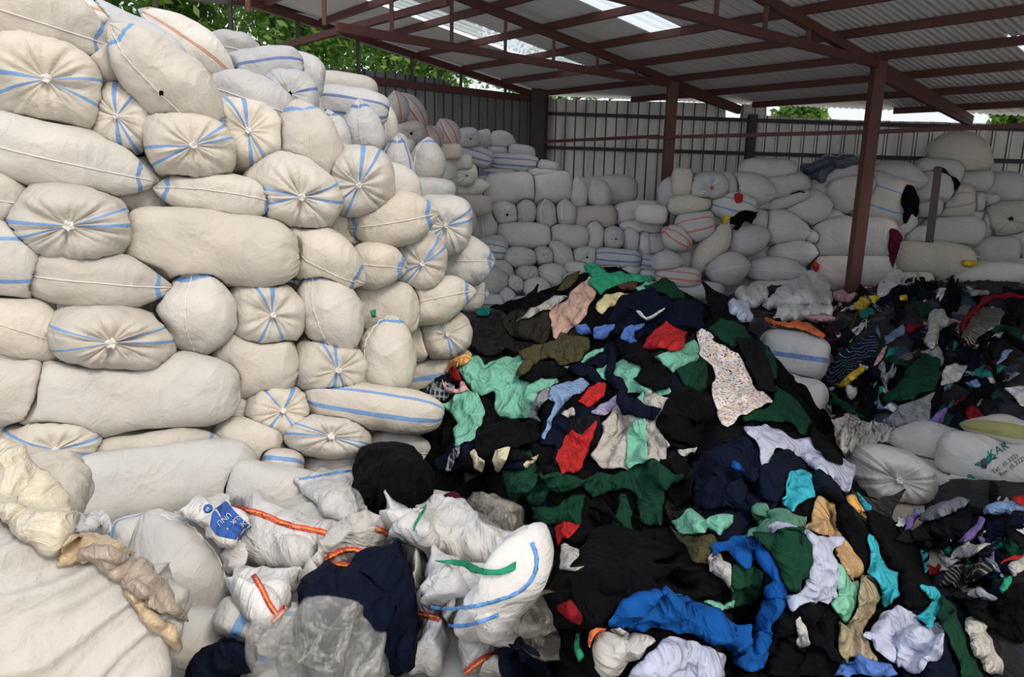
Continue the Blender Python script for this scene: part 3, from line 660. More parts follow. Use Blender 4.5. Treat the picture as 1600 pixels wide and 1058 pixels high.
# ------- far stack, list in the frame of a zoomed crop
ORD = ['first', 'second', 'third', 'fourth', 'fifth', 'sixth', 'seventh', 'eighth', 'ninth', 'tenth', 'eleventh', 'twelfth', 'thirteenth', 'fourteenth', 'fifteenth', 'sixteenth', 'seventeenth', 'eighteenth', 'nineteenth', 'twentieth']
TYW = {'L': 'pillow-shaped', 'U': 'upright', 'B': 'oblong', 'K': 'knotted'}
def Yfar(x, y): return ip([600, 650, 700, 760, 1060], [8.6, 9.6, 10.8, 12.2, 12.3], x) + (470 - y) * .0055
FAR = [
 ('U', 115, 135, 130, 95, 100, 'greyred'), ('L', 185, 150, 160, 85, -55, 'greyred'), ('K', 155, 240, 130, 100, 0, 'pinkish', 'k'), ('U', 55, 200, 170, 75, 105, 'white'),
 ('L', 265, 265, 100, 100, -60, 'greyred'), ('L', 335, 250, 130, 90, -62, 'greyred'), ('K', 420, 265, 90, 76, 0, 'grey', 'k'), ('L', 490, 272, 85, 75, 70, 'grey'), ('L', 562, 275, 120, 72, -8, 'grey'),
 ('B', 130, 300, 110, 60, 0, 'white'), ('B', 200, 310, 100, 50, 0, 'white'), ('B', 335, 325, 110, 60, 0, 'cream'), ('B', 445, 340, 150, 75, -15, 'grey', 's'), ('B', 550, 328, 80, 45, 0, 'grey'), ('B', 655, 330, 110, 62, -8, 'grey'),
 ('B', 620, 375, 210, 72, -4, 'grey', 's'), ('B', 565, 410, 150, 55, 0, 'grey', 's'), ('B', 765, 392, 90, 50, -15, 'grey'), ('B', 745, 422, 120, 46, -5, 'grey'), ('B', 690, 440, 90, 50, 0, 'grey'),
 ('B', 375, 375, 120, 70, 0, 'white'), ('K', 400, 425, 110, 90, 0, 'white', 't'), ('L', 325, 415, 95, 80, -15, 'white'), ('L', 440, 480, 130, 72, 8, 'white'), ('K', 335, 492, 70, 78, 0, 'grey', 'm'), ('B', 225, 505, 190, 80, 0, 'grey'), ('B', 430, 560, 180, 82, 2, 'pinkish'),
 ('B', 600, 487, 208, 128, 3, 'grey'), ('B', 782, 487, 172, 128, 5, 'grey'), ('U', 900, 512, 140, 80, 94, 'grey'), ('U', 992, 515, 134, 98, 102, 'grey'),
 ('K', 575, 595, 116, 92, 0, 'grey', 'k'), ('U', 672, 592, 115, 92, 92, 'grey'), ('U', 762, 607, 140, 92, 94, 'grey'), ('U', 846, 597, 122, 86, 94, 'grey'), ('B', 970, 612, 172, 95, 5, 'pinkish'),
 ('U', 496, 652, 150, 105, 98, 'grey'), ('K', 430, 665, 74, 92, 0, 'grey', 'k'), ('B', 660, 690, 228, 104, -3, 'grey'), ('B', 862, 695, 160, 94, -8, 'grey'), ('U', 970, 702, 142, 86, 88, 'grey'), ('K', 1052, 700, 86, 90, 0, 'grey', 'k'),
 ('U', 1130, 705, 130, 90, 98, 'grey'), ('U', 1192, 730, 130, 62, 92, 'grey'), ('B', 1175, 655, 175, 62, 0, 'grey'), ('B', 1160, 595, 205, 98, 2, 'white'),
 ('B', 505, 748, 150, 82, -8, 'grey', 's'), ('L', 645, 786, 162, 86, -4, 'grey'), ('K', 750, 778, 82, 82, 0, 'grey'), ('L', 826, 777, 140, 92, -52, 'grey'), ('K', 925, 780, 104, 82, 0, 'grey', 'k'), ('B', 1070, 790, 190, 84, -5, 'grey', 's'), ('B', 1200, 812, 110, 72, -8, 'grey', 's'), ('B', 1290, 800, 112, 82, 0, 'grey'),
 ('L', 560, 835, 128, 80, -22, 'grey'), ('K', 680, 857, 102, 72, 0, 'grey'), ('L', 790, 862, 134, 96, -20, 'grey'), ('B', 890, 832, 90, 55, 0, 'grey'), ('L', 1120, 845, 96, 62, 15, 'grey'), ('B', 1040, 842, 80, 45, 0, 'white'), ('B', 1205, 862, 76, 46, 0, 'grey'), ('B', 1310, 862, 106, 72, 0, 'greyred', 's'),
 ('L', 520, 892, 165, 130, -15, 'grey'), ('K', 625, 900, 74, 72, 0, 'grey'), ('L', 720, 922, 132, 92, -10, 'grey'), ('U', 590, 975, 110, 80, 88, 'grey'), ('B', 520, 985, 130, 80, -10, 'grey'), ('B', 665, 995, 110, 80, 0, 'grey'), ('B', 890, 885, 110, 60, 0, 'grey'), ('B', 770, 985, 110, 60, 0, 'grey'),
 ('B', 1240, 725, 90, 90, 0, 'grey'), ('L', 1310, 705, 160, 85, 65, 'greyred', 's'), ('B', 1290, 925, 140, 70, 0, 'white'), ('B', 1180, 920, 120, 60, 0, 'grey'), ('B', 1030, 900, 140, 60, 0, 'grey')]
RIGHT = [
 ('B', 178, 228, 84, 110, 0, 'dirty'), ('K', 275, 245, 165, 122, 0, 'grey', 'o'), ('L', 450, 255, 215, 128, -14, 'grey'), ('B', 530, 188, 212, 108, -6, 'grey'), ('B', 375, 322, 195, 112, -18, 'white', 'y'), ('B', 205, 318, 160, 74, 0, 'dirty'),
 ('B', 230, 410, 150, 120, 10, 'greyred', 's'), ('L', 155, 460, 130, 110, -35, 'greyred', 's'), ('B', 45, 358, 124, 74, -8, 'white'), ('L', 110, 560, 130, 90, 0, 'grey'), ('B', 160, 620, 170, 80, -8, 'greyred', 's'), ('B', 250, 675, 180, 70, -5, 'grey'),
 ('L', 296, 506, 235, 110, 56, 'dirty'), ('L', 442, 470, 185, 125, 15, 'grey'), ('L', 590, 420, 215, 150, -12, 'grey'), ('L', 690, 340, 195, 150, 8, 'grey'), ('B', 620, 300, 160, 70, 10, 'grey'),
 ('L', 365, 588, 175, 138, 10, 'grey'), ('L', 636, 520, 185, 118, -3, 'grey'), ('L', 560, 596, 245, 112, -4, 'grey'), ('B', 570, 665, 210, 60, 0, 'dirty'), ('B', 690, 445, 120, 60, -20, 'grey'),
 ('B', 805, 458, 165, 162, 2, 'grey'), ('B', 950, 462, 210, 165, -8, 'grey'), ('L', 840, 262, 200, 180, 10, 'white', 'w'), ('B', 1000, 300, 220, 195, -24, 'white', 's'), ('L', 1055, 210, 235, 130, -10, 'grey'), ('B', 800, 215, 180, 80, 20, 'grey'),
 ('B', 800, 602, 150, 130, 0, 'pinkish'), ('B', 960, 602, 175, 130, 0, 'grey'), ('L', 1330, 112, 235, 170, -22, 'dirty'), ('B', 1235, 190, 170, 110, -8, 'grey'), ('B', 1370, 225, 160, 85, 0, 'grey'), ('B', 1300, 310, 155, 130, 4, 'dirty', 'y'), ('B', 1200, 300, 110, 130, 0, 'grey'),
 ('B', 1392, 312, 72, 76, 0, 'grey'), ('L', 1485, 250, 215, 100, -12, 'grey'), ('K', 1515, 375, 175, 150, 0, 'dirty', 'k'), ('L', 1420, 402, 120, 125, -50, 'grey'), ('B', 1300, 430, 215, 118, -5, 'grey'), ('B', 1212, 550, 292, 150, -12, 'dirty'), ('L', 1330, 522, 140, 82, -15, 'green_sack'),
 ('B', 1472, 512, 182, 112, -5, 'grey'), ('B', 1562, 482, 112, 112, 0, 'grey'), ('B', 1150, 452, 90, 84, 0, 'grey'), ('B', 1430, 300, 110, 60, -10, 'grey'), ('B', 1590, 300, 90, 110, 0, 'dirty'), ('B', 900, 690, 300, 60, 0, 'dirty'), ('B', 1130, 640, 160, 80, 0, 'dirty'), ('B', 1370, 600, 160, 80, 0, 'dirty')]
def add_cluster(lst, sx, ox, sy, oy, Yf, where, group, rowh):
    ents = [(e, ox + e[1] * sx, oy + e[2] * sy) for e in lst]
    rows = {}
    for i, (e, x, y) in enumerate(ents): rows.setdefault(int((y - oy) // rowh), []).append(i)
    for rk, key in enumerate(sorted(rows)):
        for n, i in enumerate(sorted(rows[key], key=lambda q: ents[q][1])):
            e, x, y = ents[i]; ty, _, _, w_, h_, ang, mt = e[:7]; fl = e[7] if len(e) > 7 else ''
            cw = {'grey': 'grey', 'white': 'white', 'cream': 'cream', 'pinkish': 'pinkish', 'dirty': 'dirty', 'greyred': 'red-striped', 'green_sack': 'green'}[mt]
            lb = f"{cw} {TYW[ty]} sack {where}, {ORD[rk]} row from top, {ORD[n]} from left"
            kw = dict(mat=mt, band=(ty == 'L' and 's' in fl), group=group)
            if fl == 's' or fl == 'y': kw['st'] = (104, 66)
            elif mt == 'greyred': kw['st'] = (100, 60)
            if ty == 'K': kw.update(dk={'k': 'black', 't': 'teal', 'm': 'maroon', 'o': 'coral', '': None}[fl], knot=(w_ * sx * .16, 2), st=(), off=.05)
            if ty == 'U': kw['seam'] = random.uniform(-.7, .1)
            sack(ty, x, y, w_ * sx, h_ * sy, ang, Yf(x, y) + random.uniform(-.06, .06), lb, **kw)
add_cluster(FAR, .3593, 580, .3593, 120, Yfar, 'in the far stack', 'grey sacks of the far stack', 32)
add_cluster(RIGHT, .375, 1000, .375, 200, lambda x, y: 11.95 + (480 - y) * .003, 'in the right pile', 'sacks of the right pile', 34)
sack('L', 1556, 430, 112, 40, 2, 10.2, 'bright white sack lying on the right clothes heap', mat='white', seam=None, band=False, grow=1.0)
# hidden inner layers
def core(x0, x1, y0, y1, dx, dy, Yf, dY, grp, lab, mt):
    r = 0; y = y0
    while y < y1:
        x = x0 + (r % 2) * dx * .5
        while x < x1:
            sack('B', x, y, dx * 1.0, dy * 1.02, random.uniform(-5, 5), Yf(x, y) + dY, lab, mat=mt, group=grp, hid=True, res=(28, 16)); x += dx
        y += dy; r += 1
core(20, 590, 300, 700, 180, 88, Yn, .62, 'sacks buried inside the near stack', 'plain sack buried inside the near stack, seen through its gaps', 'cream')
core(60, 300, 130, 260, 160, 90, Yn, .7, 'sacks buried inside the near stack', 'plain sack buried inside the near stack, seen through its gaps', 'cream')
core(640, 1040, 300, 470, 100, 44, Yfar, .55, 'sacks buried inside the far stack', 'plain sack buried inside the far stack, seen through its gaps', 'grey')
core(1090, 1600, 300, 460, 110, 52, lambda x, y: 12.0, .6, 'sacks buried inside the right pile', 'plain sack buried inside the right pile, seen through its gaps', 'grey')
# sacks on the floor at right and in the middle
FG = 'loose sacks on the floor'
sack('B', 1238, 556, 104, 78, -8, 6.9, 'white seamed sack behind the central heap, on top of the lettered one', mat='grey', st=(90,), group=FG, grow=1.03, T=.5)
sTX = sack('B', 1240, 618, 100, 70, -15, 6.6, 'lettered pale sack under the white seamed sack', mat='grey', group=FG, grow=1.0, T=.5)
sack('K', 1390, 744, 125, 88, -8, 4.85, 'shiny knotted sack with grey stripes on the floor', mat='shiny', knot=(18, 8), st=(160, 190, 140, 20), group=FG, off=0)
sack('L', 1462, 702, 140, 80, -12, 5.6, 'plain dull sack behind the shiny knotted sack', mat='shiny', seam=None, band=False, group=FG)
sKA = sack('B', 1555, 728, 160, 84, -10, 5.1, 'printed sack with green marks and telephone lines', mat='shiny', group=FG, n=2.3)
sack('L', 1575, 676, 130, 46, -8, 5.2, 'sack with an olive band on top of the printed sack', mat='olive_band', seam=None, st=(80,), band=False, group=FG)
sack('B', 1490, 772, 70, 36, 0, 4.9, 'small crumpled pale sack below the printed sack', mat='shiny', group=FG)
sack('B', 1530, 775, 80, 40, 0, 5.0, 'low sack half under the clothes by the printed sack', mat='shiny', group=FG)
# foreground left sacks
FL = 'sacks in the near left foreground'
sack('L', 283, 885, 225, 150, -58, 3.05, 'fat white sack with a blue tip in the lower left foreground', mat='white', seam=-.9, group=FL, grow=1.02, band='R')
sack('B', 222, 835, 90, 70, 10, 3.5, 'blue-banded white sack end behind the fat white sack', mat='white', st=(10,), group=FL)
sack('B', 335, 1000, 150, 100, -10, 2.6, 'white sack under the tip of the fat white sack', mat='white', group=FL)
sack('B', 378, 970, 60, 80, 60, 2.5, 'white sack corner with a curved blue line', mat='white', st=(90,), group=FL)
sack('B', 432, 1005, 110, 120, -15, 2.55, 'white sack with two blue lines beside the clear plastic', mat='white', st=(110, 50), group=FL)
sack('B', 80, 990, 420, 300, -28, 2.1, 'very large cream sack filling the bottom left corner', mat='cream', group=FL, T=.6, grow=1.0, res=(150, 110), wr=.045, wa=38, wf=8)
sack('B', 35, 790, 170, 190, -15, 2.95, 'dull cream plastic bundle at the left edge', mat='cream', group=FL, T=.5, grow=1.0, res=(110, 80), wr=.02, wa=60, wf=6)
import time; _t = time.time()
for s in SACKS: build_local(s)
contacts(); finish_sacks()
print('sacks', len(SACKS), round(time.time() - _t, 1))


# ============================================================ HEAPS (height fields through measured points)
def tps(pts, X, Yq):
    p = np.array(pts, float)
    def U(r2): return np.where(r2 > 1e-12, r2 * np.log(np.maximum(r2, 1e-12)), 0) * .5
    n_ = len(p); d2 = (p[:, None, 0] - p[None, :, 0]) ** 2 + (p[:, None, 1] - p[None, :, 1]) ** 2
    K = U(d2) + np.eye(n_) * .02; Pm = np.hstack([np.ones((n_, 1)), p[:, :2]])
    A = np.vstack([np.hstack([K, Pm]), np.hstack([Pm.T, np.zeros((3, 3))])])
    w_ = np.linalg.solve(A, np.concatenate([p[:, 2], [0, 0, 0]]))
    q = np.stack([X.ravel(), Yq.ravel()], 1)
    d2 = (q[:, None, 0] - p[None, :, 0]) ** 2 + (q[:, None, 1] - p[None, :, 1]) ** 2
    return (U(d2) @ w_[:n_] + w_[n_] + q @ w_[n_ + 1:]).reshape(X.shape)
def ridged(p, sc, off, octv=3):
    v = 0; a = 1; tot = 0
    for k in range(octv):
        v += a * (1 - abs(noise.noise(Vector(p) * sc + off)) * 2); tot += a; a *= .5; sc *= 2.1
    return v / tot
class Heap: pass
def GP(pts, z=-.14):      # points on (just under) the floor seen at these pixels
    out = []
    for px, py in pts:
        d = rays(px, py); t_ = (z - H) / d[2]; out.append((d[0] * t_, d[1] * t_, z))
    return out
def heap(name, pix, world, x0, x1, y0, y1, mat, label, cat, amp=.05, step=.045, seed=1):
    pts = [tuple(P(px, py, Y)) for px, py, Y in pix] + world
    X, Yg = np.meshgrid(np.arange(x0, x1, step), np.arange(y0, y1, step), indexing='ij')
    Z = tps(pts, X, Yg)
    off = Vector((seed * 5.3, seed * 2.1, 0)); v = []
    for i in range(X.shape[0]):
        for j in range(X.shape[1]):
            z = Z[i, j]; p = (X[i, j], Yg[i, j], z * .6)
            q = amp * (ridged(p, 1.7, off) * 1.2 - .55) + amp * .5 * noise.noise(Vector(p) * 9 + off)
            q += amp * .35 * ridged(p, 6, off, 2)
            v.append((X[i, j], Yg[i, j], z + q * min(1, max(0, (z + .03) / .12))))
    v = np.array(v); nx, ny = X.shape; f = []
    keep = (v[:, 2] > -.02).reshape(nx, ny)
    for i in range(nx - 1):
        for j in range(ny - 1):
            if keep[i, j] or keep[i + 1, j] or keep[i, j + 1] or keep[i + 1, j + 1]:
                f.append((i * ny + j, (i + 1) * ny + j, (i + 1) * ny + j + 1, i * ny + j + 1))
    used = sorted({k for q in f for k in q}); mp = {k: n_ for n_, k in enumerate(used)}
    v2 = v[used]; v2[:, 2] = np.maximum(v2[:, 2], -.04); f2 = [tuple(mp[k] for k in q) for q in f]
    o = mesh_obj(name, v2, f2, mat); tag(o, label, cat, None, 'stuff')
    h = Heap(); h.bvh = BVHTree.FromPolygons([tuple(x) for x in v2], f2); h.o = o; return h

M['heapblack'] = fabric('dark_clothes_mass', (.002, .002, .003), crumple=.5)
m, t, b = nodes('mixed_dark_rags'); ob = N(t, 'ShaderNodeTexCoord').outputs['Object']
vo = N(t, 'ShaderNodeTexVoronoi'); vo.inputs['Scale'].default_value = 5.5; wv = noise_n(t, 4, 3, ob)
L(t, mixc(t, .14, ob, wv.outputs['Color'], 'ADD'), vo.inputs['Vector'])
sp = N(t, 'ShaderNodeSeparateColor'); L(t, vo.outputs['Color'], sp.inputs[0])
r = ramp(t, sp.outputs[0], [(0, (.010, .010, .012)), (.45, (.012, .014, .028)), (.66, (.02, .02, .02)), (.78, (.06, .06, .065)), (.88, (.03, .05, .09)), (.94, (.14, .14, .14)), (1, (.09, .02, .02))]); r.color_ramp.interpolation = 'CONSTANT'
L(t, r.outputs[0], b.inputs['Base Color']); b.inputs['Roughness'].default_value = .9; bump(t, b, noise_n(t, 14, 6, ob, .6, 1).outputs[0], .8, .05); M['rags'] = m

HC = heap('clothes_heap',
    [(720, 500, 7.6), (780, 492, 7.5), (850, 470, 7.3), (930, 428, 7.2), (1000, 440, 7.1), (1060, 462, 7.0), (1140, 500, 6.6), (1190, 560, 6.0), (1225, 620, 5.5), (1280, 690, 4.9),
     (1000, 520, 6.2), (900, 560, 5.9), (1050, 580, 5.5), (820, 580, 6.0), (900, 650, 4.95), (1050, 650, 4.75), (1150, 640, 4.8), (900, 750, 4.1), (1050, 760, 3.85), (1200, 750, 3.8), (950, 850, 3.35), (1100, 850, 3.15), (1250, 850, 3.15),
     (1360, 860, 3.15), (950, 1000, 2.55), (1100, 1000, 2.45), (1300, 1000, 2.45), (1440, 1000, 2.65), (1200, 1058, 2.15), (800, 850, 3.55), (760, 640, 5.1), (710, 700, 4.95), (720, 600, 5.5), (800, 740, 4.3), (820, 960, 2.9), (1320, 750, 4.3)],
    [(.8, 8.3, .75), (1.9, 8.1, .45), (-.3, 8.7, .35), (2.9, 7.2, .05), (.8, 9.6, -.1), (2.7, 5.6, -.06), (2.45, 4.6, -.1), (2.35, 3.7, -.12), (2.25, 2.9, -.1), (2.1, 2.2, -.05), (-.9, 8.0, .3), (3.3, 8.6, -.2), (-1.1, 6.8, .2), (-1.0, 9.3, -.1), (.2, 1.6, .35), (1.2, 1.5, .3), (1.9, 1.5, .1), (-.8, 5.2, .05), (-.6, 4.2, .05), (-.1, 2.6, .15)] + GP([(1375, 775), (1440, 850), (1500, 930), (1560, 1040), (1620, 1140), (1330, 700)]),
    -1.3, 3.6, 1.5, 9.8, M['heapblack'], 'great central mass of black and dark garments on the floor', 'clothes heap', .075, .04, 3)
HM = heap('rag_heap',
    [(1300, 490, 9.6), (1290, 475, 10.2), (1400, 448, 10.2), (1500, 445, 10.0), (1600, 450, 9.6), (1310, 560, 7.9), (1380, 540, 7.9), (1450, 560, 7.2), (1500, 500, 8.5), (1580, 560, 7.0), (1330, 620, 6.7), (1420, 640, 6.1), (1500, 630, 6.2), (1590, 620, 6.1), (1600, 500, 8.3), (1190, 470, 9.8), (1230, 500, 9.0), (1240, 450, 10.8)],
    [(3.0, 6.0, -.05), (2.6, 7.2, -.08), (2.5, 8.4, -.05), (3.6, 5.4, -.05), (4.4, 5.2, -.02), (5.2, 5.2, .05), (7.5, 6.5, .1), (7.8, 9, .3), (4.6, 11.0, .45), (6.5, 11.0, .4), (2.6, 10.6, .1), (2.2, 9.4, -.05)] + GP([(1315, 735), (1270, 650)]),
    2.0, 8.2, 5.0, 11.2, M['rags'], 'wide low mass of mixed dark clothes in front of the right pile', 'clothes heap', .085, .05, 8)
HR = heap('rag_heap',
    [(1500, 800, 4.15), (1590, 770, 4.35), (1480, 765, 4.6), (1550, 820, 3.8), (1610, 800, 3.85), (1480, 870, 3.55), (1560, 920, 3.15), (1610, 900, 3.1)],
    [(2.25, 4.6, -.06), (2.3, 4.0, -.08), (2.15, 3.5, -.08), (1.95, 3.0, -.08), (2.2, 2.7, -.06), (2.6, 2.6, -.03), (3.6, 3.0, .2), (3.8, 4.2, .25), (2.9, 4.95, -.03), (3.6, 5.0, .0)] + GP([(1390, 790), (1400, 820), (1440, 890), (1500, 950), (1560, 1000), (1620, 1030), (1360, 760)]),
    1.7, 4.2, 2.4, 5.1, M['rags'], 'low spread of dark rags by the right edge of the floor', 'clothes heap', .05, .035, 5)
m_ = sack_mat('empty_sacks_mass', (.62, .60, .56), None, .5); M['mound'] = m_
HS = heap('empty_sack_mound',
    [(100, 950, 2.9), (300, 900, 3.35), (200, 850, 3.7), (400, 830, 3.45), (500, 850, 3.25), (600, 760, 4.2), (700, 790, 4.0), (640, 900, 3.05), (500, 1050, 2.25), (700, 1050, 2.4), (840, 960, 2.85), (800, 850, 3.5), (560, 960, 2.65), (780, 900, 3.1), (300, 1040, 2.75), (860, 1040, 2.5), (460, 780, 4.0)],
    [(-2.5, 3.9, .2), (-2.6, 2.2, .3), (-.9, 5.0, .0), (-.3, 4.6, .0), (-1, 1.6, .4), (.1, 1.7, .35), (.35, 2.7, .15), (-2.2, 4.6, 0), (.3, 3.9, .1)],
    -2.6, .45, 1.5, 4.9, M['mound'], 'rumpled mass of empty white woven sacks in the foreground', 'sack mound', .05, .04, 9)

# ============================================================ CLOTH PIECES
ZT = {'A': (.3024, 660, 400), 'B': (.3025, 1000, 480), 'C': (.3384, 780, 700), 'D': (.3383, 1150, 700), 'E': (.3404, 1150, 400), 'F': (.35625, 330, 700), 'G': (.3571, 0, 680), 'P': (1, 0, 0)}
PLACED = []
def smooth_poly(p, it=1, keep=.75):
    for _ in range(it):
        q = []
        for i in range(len(p)):
            a, b_ = p[i], p[(i + 1) % len(p)]; q.append(a * keep + b_ * (1 - keep)); q.append(a * (1 - keep) + b_ * keep)
        p = np.array(q)
    return p
def inside(poly, x, y):
    c = np.zeros(len(x), bool); n_ = len(poly); j = n_ - 1
    for i in range(n_):
        xi, yi = poly[i]; xj, yj = poly[j]
        k = ((yi > y) != (yj > y)); c ^= k & (x < (xj - xi) * (y - yi) / ((yj - yi) if yj != yi else 1e-9) + xi); j = i
    return c
def edge_dist(poly, x, y):
    d = np.full(len(x), 1e9); n_ = len(poly)
    for i in range(n_):
        a = poly[i]; b_ = poly[(i + 1) % n_]; ab = b_ - a; L2 = max(ab @ ab, 1e-9)
        t_ = np.clip(((x - a[0]) * ab[0] + (y - a[1]) * ab[1]) / L2, 0, 1)
        d = np.minimum(d, np.hypot(x - a[0] - ab[0] * t_, y - a[1] - ab[1] * t_))
    return d
CAM = Vector((0, 0, H))
def cast(bvhs, px, py):
    d = Vector(rays(px, py)).normalized(); best = None
    for bv in bvhs:
        h = bv.ray_cast(CAM, d)
        if h[0] is not None and (best is None or h[3] < best[3]): best = h
    return best, d
SEED = [0]
FLOOR_BVH = BVHTree.FromPolygons([(-16, -12, 0), (16, -12, 0), (16, 24, 0), (-16, 24, 0)], [(0, 1, 2, 3)])
def cloth(name, label, cat, zk, pts, col, heaps, fold=None, amp=.040, freq=None, bulge=0, group=None, lift=None, res=3.8, parent=None, thick=.004, jag=.5, track=True, crump=1.0, layer=.011, smooth=3, cap=None):
    SEED[0] += 1; sd = SEED[0]; sc, ox, oy = ZT[zk]; freq = (freq or 5) * 1.9; amp = amp * 1.15
    poly = np.array(pts, float) * sc + np.array([ox, oy]); poly = smooth_poly(poly, 1, .88)
    # resample boundary
    out = []
    for i in range(len(poly)):
        a, b_ = poly[i], poly[(i + 1) % len(poly)]; n_ = max(1, int(np.linalg.norm(b_ - a) / res))
        for k in range(n_): out.append(a + (b_ - a) * k / n_)
    poly = np.array(out); rg = np.random.default_rng(sd); nbp = len(poly); cum = np.arange(nbp) / nbp * 2 * math.pi; am_ = jag * min(6.0, .05 * np.ptp(poly[:, 0]) + 1.2)
    for kf in (nbp // 14 + 2, nbp // 7 + 3):
        poly = poly + am_ * .6 * np.stack([np.sin(kf * cum + rg.uniform(0, 6)), np.sin(kf * cum + rg.uniform(0, 6))], 1); am_ *= .6
    poly = poly + rg.normal(size=poly.shape) * .12 * jag
    x0, y0 = poly.min(0); x1, y1 = poly.max(0)
    gx, gy = np.meshgrid(np.arange(x0, x1, res), np.arange(y0, y1, res * .87)); gx = gx + (np.arange(gx.shape[0])[:, None] % 2) * res / 2
    gx, gy = gx.ravel(), gy.ravel(); ins = inside(poly, gx, gy); gx, gy = gx[ins], gy[ins]
    ed = edge_dist(poly, gx, gy); k_ = ed > res * .45; gx, gy = gx[k_], gy[k_]
    pp = np.vstack([poly, np.stack([gx, gy], 1)]); nb = len(poly)
    ed = edge_dist(poly, pp[:, 0], pp[:, 1]); ed[:nb] = 0
    vs, _, fs, ov, _, _ = delaunay_2d_cdt([Vector(q) for q in pp], [(i, (i + 1) % nb) for i in range(nb)], [], 1, 1e-4)
    pp = np.array([tuple(q) for q in vs]); ed = edge_dist(poly, pp[:, 0], pp[:, 1])
    cen = poly.mean(0)
    under = [h.bvh if isinstance(h, Heap) else h for h in heaps] + [FLOOR_BVH]
    if track:
        for (q0, q1, q2, q3, bb) in PLACED:
            if x0 < q2 and q0 < x1 and y0 < q3 and q1 < y1: under.append(bb)
    if lift is None: lift = .012
    fa = R(fold if fold is not None else rg.uniform(0, 180)); fx, fy = math.cos(fa), -math.sin(fa)     # folds run along this image direction
    D = rays(pp[:, 0], pp[:, 1]); D /= np.linalg.norm(D, axis=1)[:, None]; npt = len(pp)
    T_ = np.empty(npt); nrm = np.empty((npt, 3)); O = np.array(CAM)
    for i in range(npt):
        best = None; d = Vector(D[i])
        for bv in under:
            h = bv.ray_cast(CAM, d)
            if h[0] is not None and (best is None or h[3] < best[3]): best = h
        if best is None: T_[i] = 99; nrm[i] = -D[i]; continue
        nn = best[1]; nn = -nn if nn.dot(d) > 0 else nn
        T_[i] = best[3]; nrm[i] = nn
    E_ = np.array(list({(min(q[k], q[(k + 1) % len(q)]), max(q[k], q[(k + 1) % len(q)])) for q in fs for k in range(len(q))}))
    deg = np.maximum(np.bincount(E_.ravel(), minlength=npt), 1)
    def avg(Z):
        out = np.zeros_like(Z); np.add.at(out, E_[:, 0], Z[E_[:, 1]]); np.add.at(out, E_[:, 1], Z[E_[:, 0]]); return out / (deg if Z.ndim == 1 else deg[:, None])
    if cap is not None: T_ = np.minimum(T_, np.percentile(T_, 15) + cap)
    lim = .05 + .012 * np.median(T_)
    for _ in range(60):          # no cliff down to whatever lies far behind
        m0 = np.full(npt, 1e9); np.minimum.at(m0, E_[:, 0], T_[E_[:, 1]]); np.minimum.at(m0, E_[:, 1], T_[E_[:, 0]])
        T2 = np.minimum(T_, m0 + lim)
        if np.allclose(T2, T_): break
        T_ = T2
    for _ in range(smooth): T_ = np.minimum(T_, avg(T_) )
    for _ in range(5): nrm = .4 * nrm + .6 * avg(nrm)
    nrm /= np.maximum(np.linalg.norm(nrm, axis=1)[:, None], 1e-6)
    nrm = nrm * .6 - D * .4; nrm /= np.linalg.norm(nrm, axis=1)[:, None]
    base = O + D * T_[:, None]
    mpp = np.median(base[:, 1]) / F
    HH = np.empty(npt); maxed = max(ed.max(), 1)
    for i in range(npt):
        u = ((pp[i, 0] - cen[0]) * fx + (pp[i, 1] - cen[1]) * fy) * mpp; v_ = (-(pp[i, 0] - cen[0]) * fy + (pp[i, 1] - cen[1]) * fx) * mpp
        w0 = noise.noise(Vector((u * 2.2, v_ * 2.2, sd * .37))); w1 = noise.noise(Vector((u * 5, v_ * 5, sd * .77)))
        k_ = freq / 9.5
        uu, vv = u + .05 * w1, v_ + .10 * w0 + .03 * w1
        na = noise.noise(Vector((uu * 1.7 * k_, vv * 7.0 * k_, sd * .71))); nb_ = noise.noise(Vector((uu * 3.2 * k_ + 7, vv * 13 * k_, sd * .33))); nc = noise.noise(Vector((uu * 7 * k_ + 3, vv * 4.5 * k_, sd * 1.33)))
        r1 = max(0, 1 - abs(na) * 3.6) ** 1.15; r2 = max(0, 1 - abs(nb_) * 3.4); r3 = max(0, 1 - abs(nc) * 4.2)
        hill = .5 + .5 * noise.noise(Vector((u * 3, v_ * 4, sd * .19)))
        e = min(1, ed[i] * mpp / .03); e = e * (2 - e)
        hh = lift + amp * (r1 * .62 + r2 * .30 + r3 * .30 * crump + hill * .45) * (.35 + .65 * e)
        if bulge:
            b0 = min(1, ed[i] / maxed * 1.15); hh += bulge * math.sqrt(b0 * (2 - b0))
        HH[i] = hh
    W = base + nrm * HH[:, None]
    W = .93 * W + .07 * avg(W); W = O + D * np.minimum(np.einsum('ij,ij->i', W - O, D), T_ - lift * .6)[:, None] + (W - O - D * np.einsum('ij,ij->i', W - O, D)[:, None])
    W[:, 2] = np.maximum(W[:, 2], .008)
    loc = W.mean(0); F_ = [tuple(reversed(q)) for q in fs]
    o = mesh_obj(name, W, F_, fab(col) if isinstance(col, str) else col, loc=loc, parent=parent)
    md = o.modifiers.new('thickness', 'SOLIDIFY'); md.thickness = thick; md.offset = -1
    if not parent: tag(o, label, cat, group)
    elif label: o['label'] = label
    o['_b'] = 0; del o['_b']
    h = Heap(); h.bvh = BVHTree.FromPolygons([tuple(x) for x in W], F_); h.o = o; h.W = W
    if track: PLACED.append((x0 - 3, y0 - 3, x1 + 3, y1 + 3, h.bvh))
    return h
def C_(zk, col, label, pts, name='garment', cat='garment', heaps=None, **kw):
    return cloth(name, label, cat, zk, pts, col, heaps or HPS, **kw)

